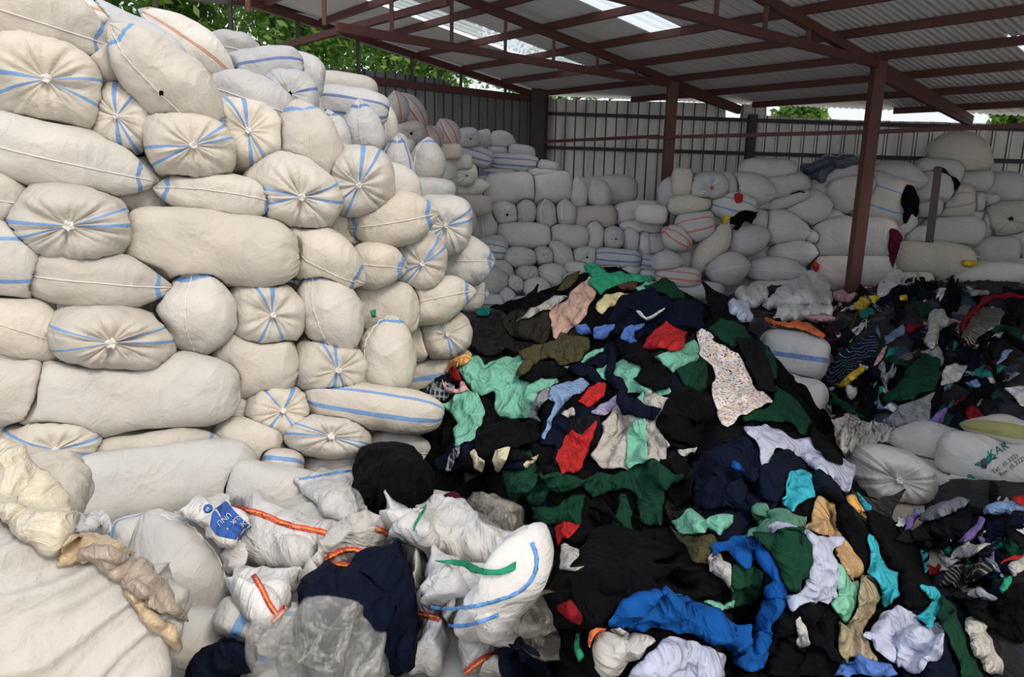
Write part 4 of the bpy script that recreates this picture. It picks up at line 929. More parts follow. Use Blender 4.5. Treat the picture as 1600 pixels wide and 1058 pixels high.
def blob(cx, cy, r, rg, asp=1.6):
    a0 = rg.uniform(0, 6.28); n_ = rg.integers(6, 10); an = np.sort(rg.uniform(0, 6.28, n_)) ; s_ = rg.uniform(1, asp)
    out = []
    for a in an:
        rr = r * rg.uniform(.4, 1.35); x, y = rr * math.cos(a) * s_, rr * math.sin(a) / s_
        out.append((cx + x * math.cos(a0) - y * math.sin(a0), cy + x * math.sin(a0) + y * math.cos(a0)))
    return out
HPS = [HC]
# dark garments everywhere on the central heap, below the coloured ones
rg = np.random.default_rng(11)
outline = np.array([(700, 500), (760, 490), (850, 470), (930, 425), (1060, 462), (1150, 500), (1200, 620), (1255, 700), (1350, 850), (1470, 1058), (880, 1058), (850, 900), (800, 800), (690, 760), (690, 620)])
nd = 0
DARK = [('black', .52), ('navy', .27), ('blackgloss', .03), ('dgreen', .06), ('charcoal', .07), ('dolive', .05)]
while nd < 100:
    x, y = rg.uniform(690, 1520), rg.uniform(430, 1058)
    if not inside(outline, np.array([x]), np.array([y]))[0]: continue
    h, d = cast([HC.bvh], x, y)
    if not h: continue
    c = rg.choice([k for k, _ in DARK], p=[p for _, p in DARK]); rpx = rg.uniform(.16, .30) * F / h[0].y
    word = {'black': 'black', 'navy': 'navy', 'blackgloss': 'glossy black', 'dgreen': 'dark green', 'charcoal': 'charcoal', 'dolive': 'dull olive'}[c]
    cloth('garment', f'{word} garment lying rumpled among the dark clothes of the central heap', 'garment', 'P', blob(x, y, rpx, rg), c, HPS, amp=.042, freq=rg.uniform(3, 6), group=f'{word} garments in the central heap', res=5, track=True, layer=.004)
    nd += 1

C_('A', 'blackgloss', 'black glossy garments bunched against the last knotted sack', [(160, 285), (260, 270), (420, 290), (470, 330), (430, 400), (560, 470), (480, 520), (300, 520), (230, 470), (210, 380)], fold=-20, amp=.05, freq=8)
C_('A', 'teal', 'dark teal scrap beside the stack at the heap top left', [(260, 280), (290, 255), (360, 280), (350, 310), (300, 320)])
C_('A', 'dolive', 'dark olive jacket sloping down the left of the heap', [(400, 340), (480, 290), (600, 250), (665, 275), (670, 400), (620, 465), (500, 430), (440, 400)], fold=30, freq=6)
C_('A', 'black', 'black sheet stretched along the upper left ridge', [(500, 290), (640, 210), (760, 140), (850, 75), (835, 170), (720, 230), (600, 260)], fold=35)
C_('A', 'olive', 'olive rag on the ridge just left of the green top', [(740, 110), (812, 80), (805, 130), (740, 185), (695, 190)])
C_('A', 'greyl', 'pale grey strip sloping left of the peach cloth', [(480, 350), (560, 285), (640, 235), (725, 202), (750, 218), (690, 280), (640, 292), (560, 320)], fold=30, freq=4)
C_('A', 'peach', 'peach trousers sliding down from the heap top', [(868, 100), (905, 165), (880, 245), (830, 330), (760, 400), (685, 438), (650, 300), (720, 250), (785, 180)], fold=55, amp=.02, freq=3)
C_('A', 'green', 'bright green garment crowning the heap', [(840, 55), (885, 52), (925, 62), (960, 90), (1060, 95), (1140, 105), (1210, 128), (1110, 150), (1000, 160), (925, 205), (905, 200), (890, 165), (848, 150), (872, 115), (850, 90)], fold=-10, amp=.04, freq=7)
C_('A', 'brown', 'brownish grey rag beside the green garment', [(1000, 160), (1060, 135), (1120, 140), (1100, 180), (1040, 190)])
C_('A', 'lyellow', 'pale yellow shirt near the heap top', [(895, 265), (940, 205), (1000, 198), (1070, 195), (1045, 235), (960, 275), (925, 310), (905, 290)], fold=20)
C_('A', 'mint', 'mint strip near the top right of the ridge', [(1100, 165), (1150, 145), (1235, 138), (1190, 165), (1120, 190)])
C_('A', 'dgreen', 'dark green garment on the top right ridge', [(1130, 165), (1250, 122), (1310, 150), (1360, 222), (1300, 232), (1240, 200), (1190, 185)], fold=-30)
C_('A', 'navy', 'large navy garment spread below the ridge', [(960, 300), (1010, 230), (1090, 185), (1200, 170), (1260, 240), (1380, 230), (1455, 245), (1455, 390), (1300, 370), (1150, 335), (1040, 400), (960, 430)], fold=10, freq=4, amp=.035)
C_('A', 'white', 'thin white strip folded on navy clothes', [(1100, 285), (1130, 285), (1155, 322), (1250, 270), (1240, 290), (1165, 335), (1130, 320)], jag=.3)
C_('A', 'blue', 'small blue rag left of the navy garment', [(790, 365), (850, 350), (872, 395), (830, 415), (800, 408)])
C_('A', 'blue', 'blue cloth hanging under the navy garment', [(880, 370), (940, 355), (1000, 355), (975, 400), (940, 445), (880, 430)], fold=70)
C_('A', 'blue', 'twisted blue rag beside the red garment', [(1020, 430), (1045, 375), (1145, 352), (1140, 375), (1100, 400), (1100, 430), (1130, 490), (1100, 485), (1060, 455)], fold=50, freq=9)
C_('A', 'mint', 'mint cloth under the red and floral garments', [(1205, 530), (1300, 485), (1400, 440), (1428, 470), (1430, 550), (1340, 585), (1295, 620), (1250, 570)], fold=20)
C_('A', 'red', 'crumpled red garment in the upper heap', [(1135, 492), (1150, 425), (1200, 400), (1262, 333), (1305, 380), (1378, 398), (1350, 480), (1300, 500), (1220, 495)], fold=30, amp=.045)
C_('A', 'navy', 'black and navy garments folded below the blue rags', [(700, 590), (820, 540), (960, 460), (1000, 450), (1020, 520), (960, 580), (900, 590), (870, 570), (780, 620)], fold=15)
C_('A', 'mint', 'big mint sheet at the left of the heap', [(190, 580), (225, 548), (275, 528), (320, 568), (400, 545), (480, 520), (548, 513), (525, 560), (488, 622), (560, 650), (690, 628), (705, 668), (610, 700), (590, 770), (555, 835), (490, 852), (400, 845), (380, 770), (382, 712), (300, 722), (250, 690), (205, 640)], fold=25, amp=.035, freq=3.5)
C_('A', 'mint', 'small mint cloth tip between olive and navy', [(660, 612), (700, 585), (765, 568), (740, 600), (690, 625)])
C_('A', 'mint', 'narrow mint strip in the middle of the heap', [(820, 545), (850, 505), (940, 478), (935, 500), (870, 530), (820, 560)])
C_('A', 'black', 'black garment right of the big mint sheet', [(500, 650), (545, 590), (640, 568), (720, 572), (770, 600), (700, 632), (600, 645), (560, 660)])
C_('A', 'olive', 'bundled olive trousers in the upper left heap', [(485, 625), (520, 560), (500, 500), (600, 465), (690, 440), (705, 405), (740, 400), (800, 420), (855, 432), (862, 480), (822, 550), (720, 568), (660, 540), (600, 545), (560, 600), (520, 630)], fold=20, amp=.055, freq=7)
C_('A', 'mint', 'mint garment draped at the lower left of the heap', [(100, 775), (150, 740), (200, 698), (290, 705), (310, 760), (322, 810), (318, 880), (260, 960), (175, 1000), (170, 940), (185, 865), (150, 815)], fold=70, amp=.04)
C_('A', 'orange', 'light orange rag at the foot of the knotted sack', [(88, 550), (140, 545), (185, 528), (240, 503), (258, 538), (205, 572), (165, 602), (100, 612)], fold=30)
C_('A', 'dred', 'small red rag under the light orange one', [(138, 600), (175, 570), (200, 600), (205, 650), (150, 655)])
C_('A', 'plaid', 'grey plaid shirt at the foot of the stack', [(15, 690), (60, 660), (130, 650), (180, 680), (130, 760), (70, 755), (25, 730)])
C_('A', 'pink', 'dusty pink band looped by the plaid shirt', [(98, 650), (112, 640), (130, 690), (200, 690), (195, 655), (215, 660), (250, 700), (180, 715), (120, 705)], fold=0)
C_('A', 'navy', 'navy garment in the middle of the heap under the mint strip', [(765, 620), (800, 585), (862, 568), (910, 600), (952, 655), (900, 682), (850, 640)], fold=-30)
C_('A', 'mint', 'mint garment at the heart of the heap', [(890, 600), (950, 565), (1030, 550), (1100, 560), (1155, 590), (1110, 620), (1110, 650), (1160, 690), (1280, 688), (1293, 718), (1220, 737), (1130, 725), (1000, 690), (950, 645)], fold=-20, amp=.035)
C_('A', 'grey', 'grey cloth between the mint sheet and the denim shirt', [(620, 700), (672, 685), (655, 750), (605, 800), (622, 880), (550, 842), (575, 770)], fold=65)
C_('A', 'denim', 'light denim blue shirt with a trailing sleeve', [(660, 690), (750, 660), (832, 638), (862, 680), (815, 715), (760, 740), (705, 800), (670, 870), (640, 950), (620, 948), (640, 880), (682, 770), (650, 760)], fold=50, amp=.03)
C_('A', 'lavp', 'lavender cloth corner right of the upper red flap', [(865, 815), (960, 750), (1012, 718), (1010, 772), (940, 842)], amp=.015)
C_('A', 'red', 'upper red flap in the middle of the heap', [(800, 752), (850, 700), (902, 658), (952, 668), (935, 740), (900, 765), (852, 787)], amp=.02, fold=30)
C_('A', 'greyl', 'small grey scrap under the denim sleeve', [(710, 820), (780, 780), (792, 825), (740, 850)])
C_('A', 'beige', 'pale beige-grey sweater spread in the middle of the heap', [(870, 1060), (900, 975), (935, 880), (995, 785), (1080, 760), (1180, 700), (1300, 755), (1255, 850), (1200, 870), (1285, 960), (1260, 1100), (1120, 1120), (950, 1110)], fold=60, amp=.04, freq=6)
C_('A', 'mint', 'straight mint strip hanging over the beige sweater', [(1105, 830), (1105, 740), (1150, 700), (1140, 800), (1160, 900), (1165, 1060), (1150, 1090), (1048, 1110), (1055, 930)], fold=88, amp=.012, freq=3)
C_('A', 'navy', 'navy twisted strap crossing the beige sweater', [(950, 470), (1000, 495), (1000, 620), (1045, 650), (1060, 735), (1160, 770), (1252, 800), (1190, 852), (1110, 840), (1045, 822), (1015, 780), (1015, 710), (955, 650)], fold=-60)
C_('A', 'black', 'looped black trousers over the mint garment', [(985, 455), (1060, 460), (1130, 480), (1240, 550), (1285, 640), (1272, 700), (1200, 705), (1090, 652), (1135, 595), (1060, 545), (1000, 490)], fold=-35, amp=.06)
C_('A', 'red', 'long red cloth falling beside the beige sweater', [(698, 1020), (730, 960), (775, 900), (832, 940), (900, 848), (908, 905), (870, 970), (850, 1050), (790, 1130), (700, 1130)], fold=70, amp=.03)
C_('A', 'black', 'broad black garment at the lower left of the heap', [(265, 1010), (290, 890), (380, 855), (450, 850), (600, 860), (620, 960), (500, 990), (400, 1000), (330, 1058)], amp=.04)
C_('A', 'cream', 'cream scrap hanging on black cloth, left one', [(245, 1020), (270, 1000), (290, 1040), (330, 1060), (310, 1120), (280, 1100)], amp=.01)
C_('A', 'cream', 'cream scrap hanging on black cloth, middle one', [(370, 1058), (385, 1010), (460, 988), (445, 1050), (400, 1130), (380, 1120)], amp=.01)
C_('A', 'cream', 'cream scrap hanging on black cloth, right one', [(520, 1080), (600, 1030), (590, 1060), (530, 1110)], amp=.01)
C_('A', 'plaid', 'plaid strip dangling between sack and mint garment', [(140, 1058), (160, 1000), (210, 985), (190, 1040), (150, 1120), (120, 1120)], fold=60)
C_('A', 'dgreen', 'dark green garment left of the floral one', [(1305, 600), (1360, 565), (1440, 535), (1470, 570), (1470, 715), (1400, 700), (1345, 670)], fold=60)
# ---- B
C_('B', 'dgreen', 'dark green garment spread above the floral one', [(350, 112), (420, 65), (510, 85), (575, 160), (560, 200), (480, 212), (400, 170)], fold=-30)
C_('B', 'green', 'green strip down the right shoulder of the heap', [(620, 188), (660, 210), (695, 270), (706, 370), (680, 382), (650, 300)], col2=None) if False else C_('B', 'dgreen', 'green strip down the right shoulder of the heap', [(620, 188), (660, 210), (695, 270), (706, 370), (680, 382), (650, 300)], fold=-60)
C_('B', 'dgreen', 'long green garment sweeping down right of the floral one', [(520, 600), (600, 540), (690, 500), (688, 408), (740, 440), (810, 505), (860, 560), (887, 600), (860, 650), (830, 672), (790, 615), (700, 590), (620, 605)], fold=-35, amp=.045, freq=6)
C_('B', 'charcoal', 'black satin-like garment draped right of the floral one', [(478, 150), (560, 165), (622, 182), (660, 280), (690, 370), (700, 442), (610, 442), (565, 340), (520, 245)], fold=-60)
C_('B', 'black', 'black garment below the floral one', [(170, 420), (300, 430), (360, 450), (400, 560), (430, 625), (540, 640), (560, 700), (430, 740), (330, 780), (200, 700), (80, 640)], amp=.05)
C_('B', 'floral', 'white garment with a small multicoloured floral print', [(288, 140), (320, 120), (360, 128), (382, 152), (378, 180), (440, 205), (500, 240), (540, 300), (560, 360), (575, 405), (605, 442), (640, 440), (688, 498), (620, 525), (560, 545), (520, 575), (490, 605), (450, 625), (412, 605), (398, 540), (362, 450), (388, 385), (372, 310), (312, 262), (300, 200)], fold=-60, amp=.02, freq=3, crump=.6)
C_('B', 'greyl', 'small grey cap-like scrap on the black clothes', [(190, 750), (240, 735), (300, 735), (290, 765), (220, 778)])
C_('B', 'navy', 'bulky navy jacket in the right middle of the heap', [(330, 760), (440, 700), (560, 680), (640, 780), (620, 900), (540, 1000), (500, 1058), (300, 1058), (250, 900)], amp=.06)
C_('B', 'royal', 'small royal blue tip in the navy jacket', [(460, 830), (480, 795), (520, 830), (545, 862), (500, 855)])
C_('B', 'lav', 'pale lavender shirt flung over the right shoulder of the heap', [(535, 650), (590, 620), (652, 605), (700, 640), (760, 670), (800, 690), (862, 680), (930, 730), (1000, 770), (1040, 800), (1110, 818), (1098, 900), (1060, 968), (990, 900), (890, 845), (800, 765), (710, 735), (660, 800), (640, 860), (615, 770), (600, 710)], fold=-35, amp=.04, freq=5)
C_('B', 'navy', 'navy cloth under the lavender shirt', [(610, 880), (680, 765), (760, 735), (870, 850), (770, 862), (740, 960), (700, 1020), (620, 980)])
C_('B', 'black', 'black garment tapering down the right side of the heap', [(880, 620), (960, 680), (1010, 740), (1042, 800), (1030, 826), (960, 795), (900, 730), (870, 680)], fold=-50)
C_('B', 'navy', 'dark navy strip running down the right edge', [(890, 860), (935, 850), (1010, 930), (1065, 1010), (1100, 1120), (1020, 1140), (960, 1020), (900, 950)], fold=-55)
C_('B', 'turq', 'turquoise garment on the navy cloth', [(765, 855), (820, 850), (882, 862), (878, 905), (912, 965), (905, 990), (860, 1010), (780, 1070), (712, 1020), (748, 930)], fold=40, amp=.03)
C_('B', 'black', 'black bundle under the navy jacket', [(100, 800), (200, 780), (290, 860), (280, 1000), (200, 1058), (120, 960)], amp=.05)
# ---- C
C_('C', 'dgreen', 'long dark green garment twisted across the heap', [(45, 165), (120, 150), (180, 122), (240, 125), (330, 130), (400, 152), (480, 125), (590, 125), (640, 80), (685, 48), (740, 85), (860, 135), (850, 165), (790, 180), (765, 210), (765, 300), (750, 372), (700, 372), (650, 345), (635, 260), (615, 200), (560, 190), (490, 225), (430, 240), (390, 200), (240, 195), (205, 270), (150, 255), (110, 215), (55, 212)], fold=15, amp=.055, freq=7)
C_('C', 'dgreen', 'dark green cloth hanging under the twisted one', [(150, 275), (240, 268), (300, 235), (388, 215), (396, 290), (372, 372), (300, 350), (215, 362), (165, 335)], fold=50)
C_('C', 'red', 'red scrap below the dark green cloth', [(252, 372), (300, 345), (376, 360), (350, 400), (325, 425), (290, 440), (275, 462), (262, 420)], amp=.015)
C_('C', 'greyl', 'pale grey scrap dangling over black cloth at mid left', [(285, 462), (310, 445), (342, 462), (370, 485), (372, 525), (345, 540), (335, 570), (398, 568), (350, 582), (285, 574), (296, 520)], amp=.02)
C_('C', 'charcoal', 'dull grey-green scrap beside the translucent plastic', [(142, 372), (182, 358), (196, 420), (160, 435), (148, 405)])
C_('C', 'olive', 'olive cloth under the mint garments', [(780, 365), (830, 395), (900, 412), (1000, 400), (1012, 470), (985, 520), (960, 557), (905, 548), (870, 475), (820, 420)], fold=-30)
C_('C', 'mint', 'crumpled mint garment above the olive cloth', [(803, 345), (850, 312), (882, 293), (930, 320), (965, 345), (1000, 362), (960, 395), (900, 412), (840, 400), (815, 375)], amp=.04)
C_('C', 'mint', 'mint flap right of the crumpled mint garment', [(955, 348), (1010, 318), (1075, 328), (1075, 352), (1058, 385), (1020, 420), (985, 382)], amp=.03)
C_('C', 'dgreen', 'square dark green cloth under the royal blue sleeve', [(1075, 545), (1150, 550), (1225, 570), (1222, 620), (1195, 670), (1172, 732), (1075, 725), (1055, 620)], amp=.025)
C_('C', 'greyl', 'white scrap left of the square dark green cloth', [(955, 498), (1030, 498), (1045, 530), (1070, 552), (1072, 670), (1040, 610), (1010, 592), (960, 588)], amp=.02)
C_('C', 'mint', 'mint points above the long blue garment', [(938, 727), (1000, 702), (1030, 712), (1080, 695), (1078, 740), (1040, 735), (1028, 772), (985, 745)], amp=.015)
C_('D', 'royal', 'royal blue sleeve arching down the right centre', [(-120, 520), (-95, 455), (-20, 415), (60, 410), (110, 440), (150, 475), (185, 530), (200, 590), (240, 660), (215, 760), (170, 880), (150, 1000), (110, 1055), (60, 1058), (-10, 1020), (-20, 930), (60, 900), (100, 830), (120, 720), (150, 640), (170, 600), (110, 545), (60, 540), (40, 570), (-10, 530), (-60, 480)], fold=70, amp=.035)
C_('C', 'royal', 'long royal blue garment lying across the lower heap', [(498, 785), (515, 745), (560, 712), (600, 695), (645, 668), (700, 672), (785, 682), (850, 698), (920, 730), (980, 760), (1030, 780), (1075, 830), (1100, 862), (1170, 845), (1190, 900), (1150, 960), (1060, 950), (1040, 915), (960, 905), (900, 892), (850, 880), (790, 862), (740, 850), (690, 845), (660, 872), (610, 860), (575, 820), (530, 830), (512, 845)], fold=-18, amp=.05, freq=5)
C_('C', 'greyl', 'light grey jersey below the blue garment', [(445, 975), (452, 885), (500, 850), (548, 815), (580, 835), (625, 862), (720, 900), (690, 945), (655, 980), (600, 1000), (560, 1030), (490, 1060), (450, 1010)], fold=30)
C_('C', 'lav', 'pale lavender shirt at the bottom of the heap', [(600, 1070), (625, 1020), (660, 985), (710, 925), (780, 868), (850, 885), (900, 910), (960, 920), (1010, 950), (1045, 990), (1035, 1080)], fold=40, amp=.03)
C_('C', 'coral', 'orange striped scrap left of the grey jersey', [(415, 850), (450, 830), (500, 820), (495, 850), (455, 890), (440, 935), (420, 905)])
C_('C', 'green', 'green scrap left of the orange striped one', [(362, 870), (385, 850), (385, 920), (410, 960), (385, 985), (365, 940)])
C_('C', 'dred', 'dark red garment sunk in the black hollow', [(270, 740), (340, 700), (375, 760), (378, 805), (320, 790)])
# ---- D
C_('D', 'black', 'black coat hanging at the bottom of the heap', [(160, 900), (200, 800), (260, 755), (380, 718), (430, 740), (470, 840), (465, 960), (480, 1075), (140, 1075)], fold=85, amp=.04)
C_('D', 'greyl', 'white triangular scrap on the black coat', [(270, 800), (290, 770), (320, 830), (358, 915), (290, 928)], amp=.01)
C_('D', 'ggreen', 'grey-green garment under the turquoise one', [(75, 280), (95, 265), (140, 262), (200, 300), (280, 320), (330, 330), (300, 378), (200, 388), (160, 420), (90, 425), (45, 420), (55, 380), (110, 370)], fold=10, amp=.045)
C_('D', 'black', 'black garment between gold satin and turquoise cloth', [(370, 185), (450, 200), (500, 270), (560, 340), (625, 420), (612, 530), (568, 585), (540, 490), (490, 400), (450, 330), (430, 250)], fold=-60)
C_('D', 'turq', 'small turquoise strip on the right edge of the heap', [(540, 210), (580, 240), (620, 290), (610, 330), (580, 290)])
C_('D', 'orange', 'tan and white scraps on the right edge', [(500, 230), (540, 225), (590, 300), (600, 350), (560, 320), (520, 270)])
C_('D', 'gold', 'gold satin garment hanging down the right of the heap', [(300, 382), (345, 335), (350, 262), (372, 235), (405, 230), (440, 258), (460, 340), (480, 390), (492, 430), (530, 470), (555, 500), (572, 588), (540, 600), (530, 640), (500, 600), (480, 540), (445, 510), (450, 430), (400, 420), (360, 400)], fold=-60, amp=.045, freq=6)
C_('D', 'mintsatin', 'mint satin cloth hanging between lavender and khaki', [(438, 515), (480, 560), (520, 625), (556, 620), (545, 740), (520, 800), (500, 822), (450, 770), (425, 725), (455, 690)], fold=80, amp=.03)
C_('D', 'khakisatin', 'khaki satin cloth at the lower right of the heap', [(555, 590), (600, 598), (632, 620), (665, 672), (645, 740), (628, 790), (588, 850), (600, 920), (662, 990), (640, 1003), (590, 1000), (530, 960), (500, 1003), (470, 930), (455, 880), (460, 818), (510, 822), (545, 740)], fold=80, amp=.045, freq=7)
C_('D', 'lav', 'pale lavender shirt with a small badge, right centre', [(160, 382), (195, 362), (235, 362), (270, 395), (330, 400), (420, 430), (497, 430), (460, 480), (440, 512), (450, 600), (460, 692), (420, 722), (380, 718), (320, 735), (262, 758), (228, 700), (300, 622), (330, 560), (330, 450), (190, 422)], fold=60, amp=.04, freq=5)
C_('D', 'dgreen', 'dark green knotted garment over the lavender badge shirt', [(80, 432), (160, 420), (250, 398), (320, 400), (345, 480), (330, 610), (290, 615), (285, 640), (245, 667), (205, 600), (180, 510), (130, 470)], fold=50, amp=.055)
C_('D', 'black', 'large black garment down the lower right of the heap', [(570, 290), (620, 300), (700, 332), (770, 360), (835, 420), (870, 520), (900, 620), (912, 710), (850, 750), (765, 752), (745, 600), (690, 560), (655, 480), (620, 400)], fold=-60, amp=.05)
C_('D', 'turq', 'long turquoise garment on the lower right slope', [(600, 402), (635, 420), (660, 500), (690, 565), (740, 585), (742, 640), (758, 700), (725, 735), (688, 755), (665, 720), (668, 680), (630, 620), (583, 580), (612, 540)], fold=-60, amp=.035)
C_('D', 'turq', 'turquoise scrap on the right silhouette', [(842, 475), (880, 475), (886, 560), (868, 590), (855, 530)], amp=.02)
C_('D', 'navy', 'navy cloth at the bottom right of the heap', [(850, 990), (900, 900), (970, 860), (1010, 960), (1040, 1080), (820, 1080)], fold=70)
C_('D', 'lav', 'pale grey-lavender blouse at the lower right', [(583, 892), (610, 855), (650, 825), (700, 765), (742, 738), (790, 762), (835, 800), (862, 840), (920, 812), (972, 852), (950, 930), (920, 980), (850, 1042), (800, 1030), (758, 1008), (740, 1012), (690, 980), (640, 960), (625, 915)], fold=40, amp=.045, freq=4)
C_('D', 'turq', 'turquoise cloth beside the lower blouse', [(835, 640), (895, 645), (945, 678), (935, 750), (915, 800), (898, 850), (870, 830), (828, 790), (870, 745), (908, 712), (870, 690)], fold=60, amp=.03)
C_('D', 'dgreen', 'dark green garment running down the right edge of the heap', [(940, 690), (985, 720), (1015, 780), (1040, 860), (1080, 940), (1135, 1075), (1035, 1075), (990, 950), (960, 860), (925, 800)], fold=-60, amp=.04)
C_('D', 'blue', 'blue jersey at the bottom edge of the heap', [(445, 1075), (470, 1010), (510, 988), (600, 990), (700, 1008), (735, 1075)], amp=.05, freq=9)
C_('D', 'greyl', 'pale grey fabric spilled on the floor at lower right', [(1040, 800), (1080, 795), (1120, 805), (1190, 860), (1200, 900), (1225, 950), (1255, 1040), (1220, 1075), (1140, 1050), (1090, 970), (1055, 880)], fold=-60, amp=.05, bulge=.05)
lg = C_('D', 'turq', 'tiny turquoise badge', [(415, 565), (430, 563), (432, 577), (417, 580)], heaps=HPS, lift=.06, amp=.0, track=False) if False else None

# ---- right heaps
HPS = [HM, HR]
FGS = [s for s in SACKS if s.group == 'loose sacks on the floor']
SB = [BVHTree.FromPolygons([tuple(x) for x in s.W], s.f) for s in FGS]
SCN = dict(black='black', navy='navy', charcoal='charcoal', greyl='pale grey', grey='mid grey', white='white', steel='steel blue', red='red', dred='dark red', olive='olive', teal='teal', pink='pink', yellow='yellow', coral='orange', denim='light blue', purple='purple', maroon='maroon', brown='brown', beige='beige', lav='lavender', dgreen='dark green', finestripe='fine-striped', plaid='plaid')
def scraps(n_, zone, heaps, pal, where, r0, r1, amp, ys=None):
    zone = np.array(zone, float); lo, hi = zone.min(0), zone.max(0); k = 0; ks, ws = zip(*pal); ws = np.array(ws) / sum(ws); tries = 0
    while k < n_ and tries < n_ * 20:
        tries += 1
        x, y = rg.uniform(lo[0], hi[0]), rg.uniform(lo[1], hi[1])
        if not inside(zone, np.array([x]), np.array([y]))[0]: continue
        h, d = cast([q.bvh for q in heaps] + [FLOOR_BVH], x, y)
        if not h: continue
        c = str(rg.choice(ks, p=ws)); rp = rg.uniform(r0, r1) * F / h[0].y
        if c not in ('black', 'navy', 'charcoal', 'dgreen'): rp *= .55
        cloth('rag', f'{SCN[c]} rag {where}', 'rag', 'P', blob(x, y, rp, rg, 2.0), c, heaps, amp=amp * 1.3, freq=rg.uniform(5, 9), group=f'{SCN[c]} rags {where}', res=max(2.6, rp / 6), layer=.004, jag=.5)
        k += 1
PAL = [('black', 26), ('navy', 14), ('charcoal', 8), ('greyl', 7), ('grey', 6), ('white', 4), ('steel', 3), ('dred', 3), ('olive', 2), ('teal', 2), ('pink', 2), ('coral', 1), ('denim', 2), ('maroon', 2), ('beige', 3), ('finestripe', 2), ('plaid', 2), ('dgreen', 3)]
scraps(170, [(1290, 478), (1340, 450), (1420, 430), (1600, 440), (1600, 640), (1500, 650), (1430, 690), (1330, 690), (1290, 640), (1250, 610), (1290, 540)], [HM], PAL, 'in the clothes heap before the right pile', .07, .20, .035)
E = 'E'
C_(E, 'navystripe', 'navy cloth with thin pale stripes on the right heap', [(400, 572), (435, 500), (480, 445), (560, 400), (640, 350), (665, 415), (600, 480), (540, 530), (500, 585), (458, 602)], fold=35, amp=.02)
C_(E, 'yellow', 'yellow strip on the edge of the striped navy cloth', [(465, 603), (520, 545), (592, 498), (595, 525), (540, 575), (500, 606)], amp=.015, jag=.3)
C_(E, 'dgreen', 'crumpled dark green garment in the middle of the right heap', [(652, 672), (700, 630), (745, 598), (790, 520), (870, 450), (935, 460), (942, 560), (905, 622), (840, 640), (760, 680)], amp=.05)
C_(E, 'greyl', 'off-white garment standing out on the right heap', [(862, 405), (880, 330), (885, 270), (912, 240), (955, 258), (992, 312), (945, 350), (905, 432), (880, 425)], fold=70, amp=.05, bulge=.05)
C_(E, 'finestripe', 'fine-striped dark garment under the red band', [(1030, 372), (1080, 275), (1150, 232), (1235, 260), (1185, 330), (1110, 375), (1090, 425), (1050, 412)], fold=60)
C_(E, 'dred', 'long red band curving over the right heap', [(1012, 350), (1050, 290), (1100, 222), (1190, 170), (1330, 178), (1330, 200), (1200, 195), (1115, 245), (1040, 352)], fold=30, amp=.02)
C_(E, 'lime', 'lime yellow rag beside the lettered sack', [(308, 565), (345, 520), (372, 490), (382, 512), (362, 570), (352, 640), (318, 638)], fold=75)
C_(E, 'grey', 'grey garment hanging beside the lime rag', [(358, 612), (385, 520), (400, 445), (432, 440), (432, 500), (385, 590)], fold=75)
C_(E, 'yellow', 'yellow rag at the foot of the nearer post, left one', [(535, 225), (582, 188), (622, 212), (600, 252), (550, 252)])
C_(E, 'yellow', 'yellow rag at the foot of the nearer post, right one', [(608, 190), (640, 178), (672, 195), (632, 222)])
C_(E, 'yellow', 'small yellow rag further right on the heap', [(745, 190), (785, 182), (790, 210), (755, 212)])
C_(E, 'teal', 'dark teal rag under the yellow ones', [(558, 258), (620, 238), (640, 260), (600, 295), (565, 285)])
C_(E, 'steel', 'steel blue shirt piece on the right heap', [(675, 382), (740, 335), (772, 310), (778, 358), (725, 390), (690, 412)], amp=.02)
C_(E, 'pink', 'thin pink striped strip below the steel blue piece', [(628, 515), (675, 425), (702, 412), (665, 490)], amp=.01, jag=.2)
C_(E, 'teal', 'teal scrap below the steel blue shirt piece', [(680, 470), (710, 425), (762, 420), (720, 460)])
C_(E, 'white', 'white rag bunched at the post foot', [(645, 190), (655, 130), (700, 78), (750, 68), (785, 95), (770, 125), (715, 150), (700, 190)], amp=.05)
C_(E, 'grey', 'crumpled grey garment right of the rag tangle', [(668, 762), (740, 710), (780, 680), (865, 650), (902, 622), (895, 700), (878, 770), (800, 780), (700, 792)], amp=.05, freq=9)
C_(E, 'purple', 'blue and purple scrap beside the grey garment', [(870, 770), (920, 715), (965, 700), (945, 775)])
C_(E, 'white', 'pale scrap at the right edge above the olive-banded sack', [(1222, 622), (1270, 600), (1335, 605), (1335, 690), (1310, 700), (1270, 650)])
C_(E, 'denim', 'light blue triangular scrap at right', [(1190, 505), (1230, 435), (1278, 432), (1215, 495)], amp=.01)
C_(E, 'greyl', 'pale grey rag mid right on the heap', [(930, 600), (958, 510), (1010, 500), (1070, 512), (1040, 560), (980, 600)], amp=.05)
C_(E, 'greyl', 'tangle of grey elastic strips spilled on the floor', [(440, 830), (460, 775), (520, 735), (560, 760), (620, 778), (690, 775), (742, 790), (715, 860), (640, 885), (560, 922), (480, 915)], name='strip_tangle', cat='tangle', amp=.10, freq=24, crump=2.2, res=3)
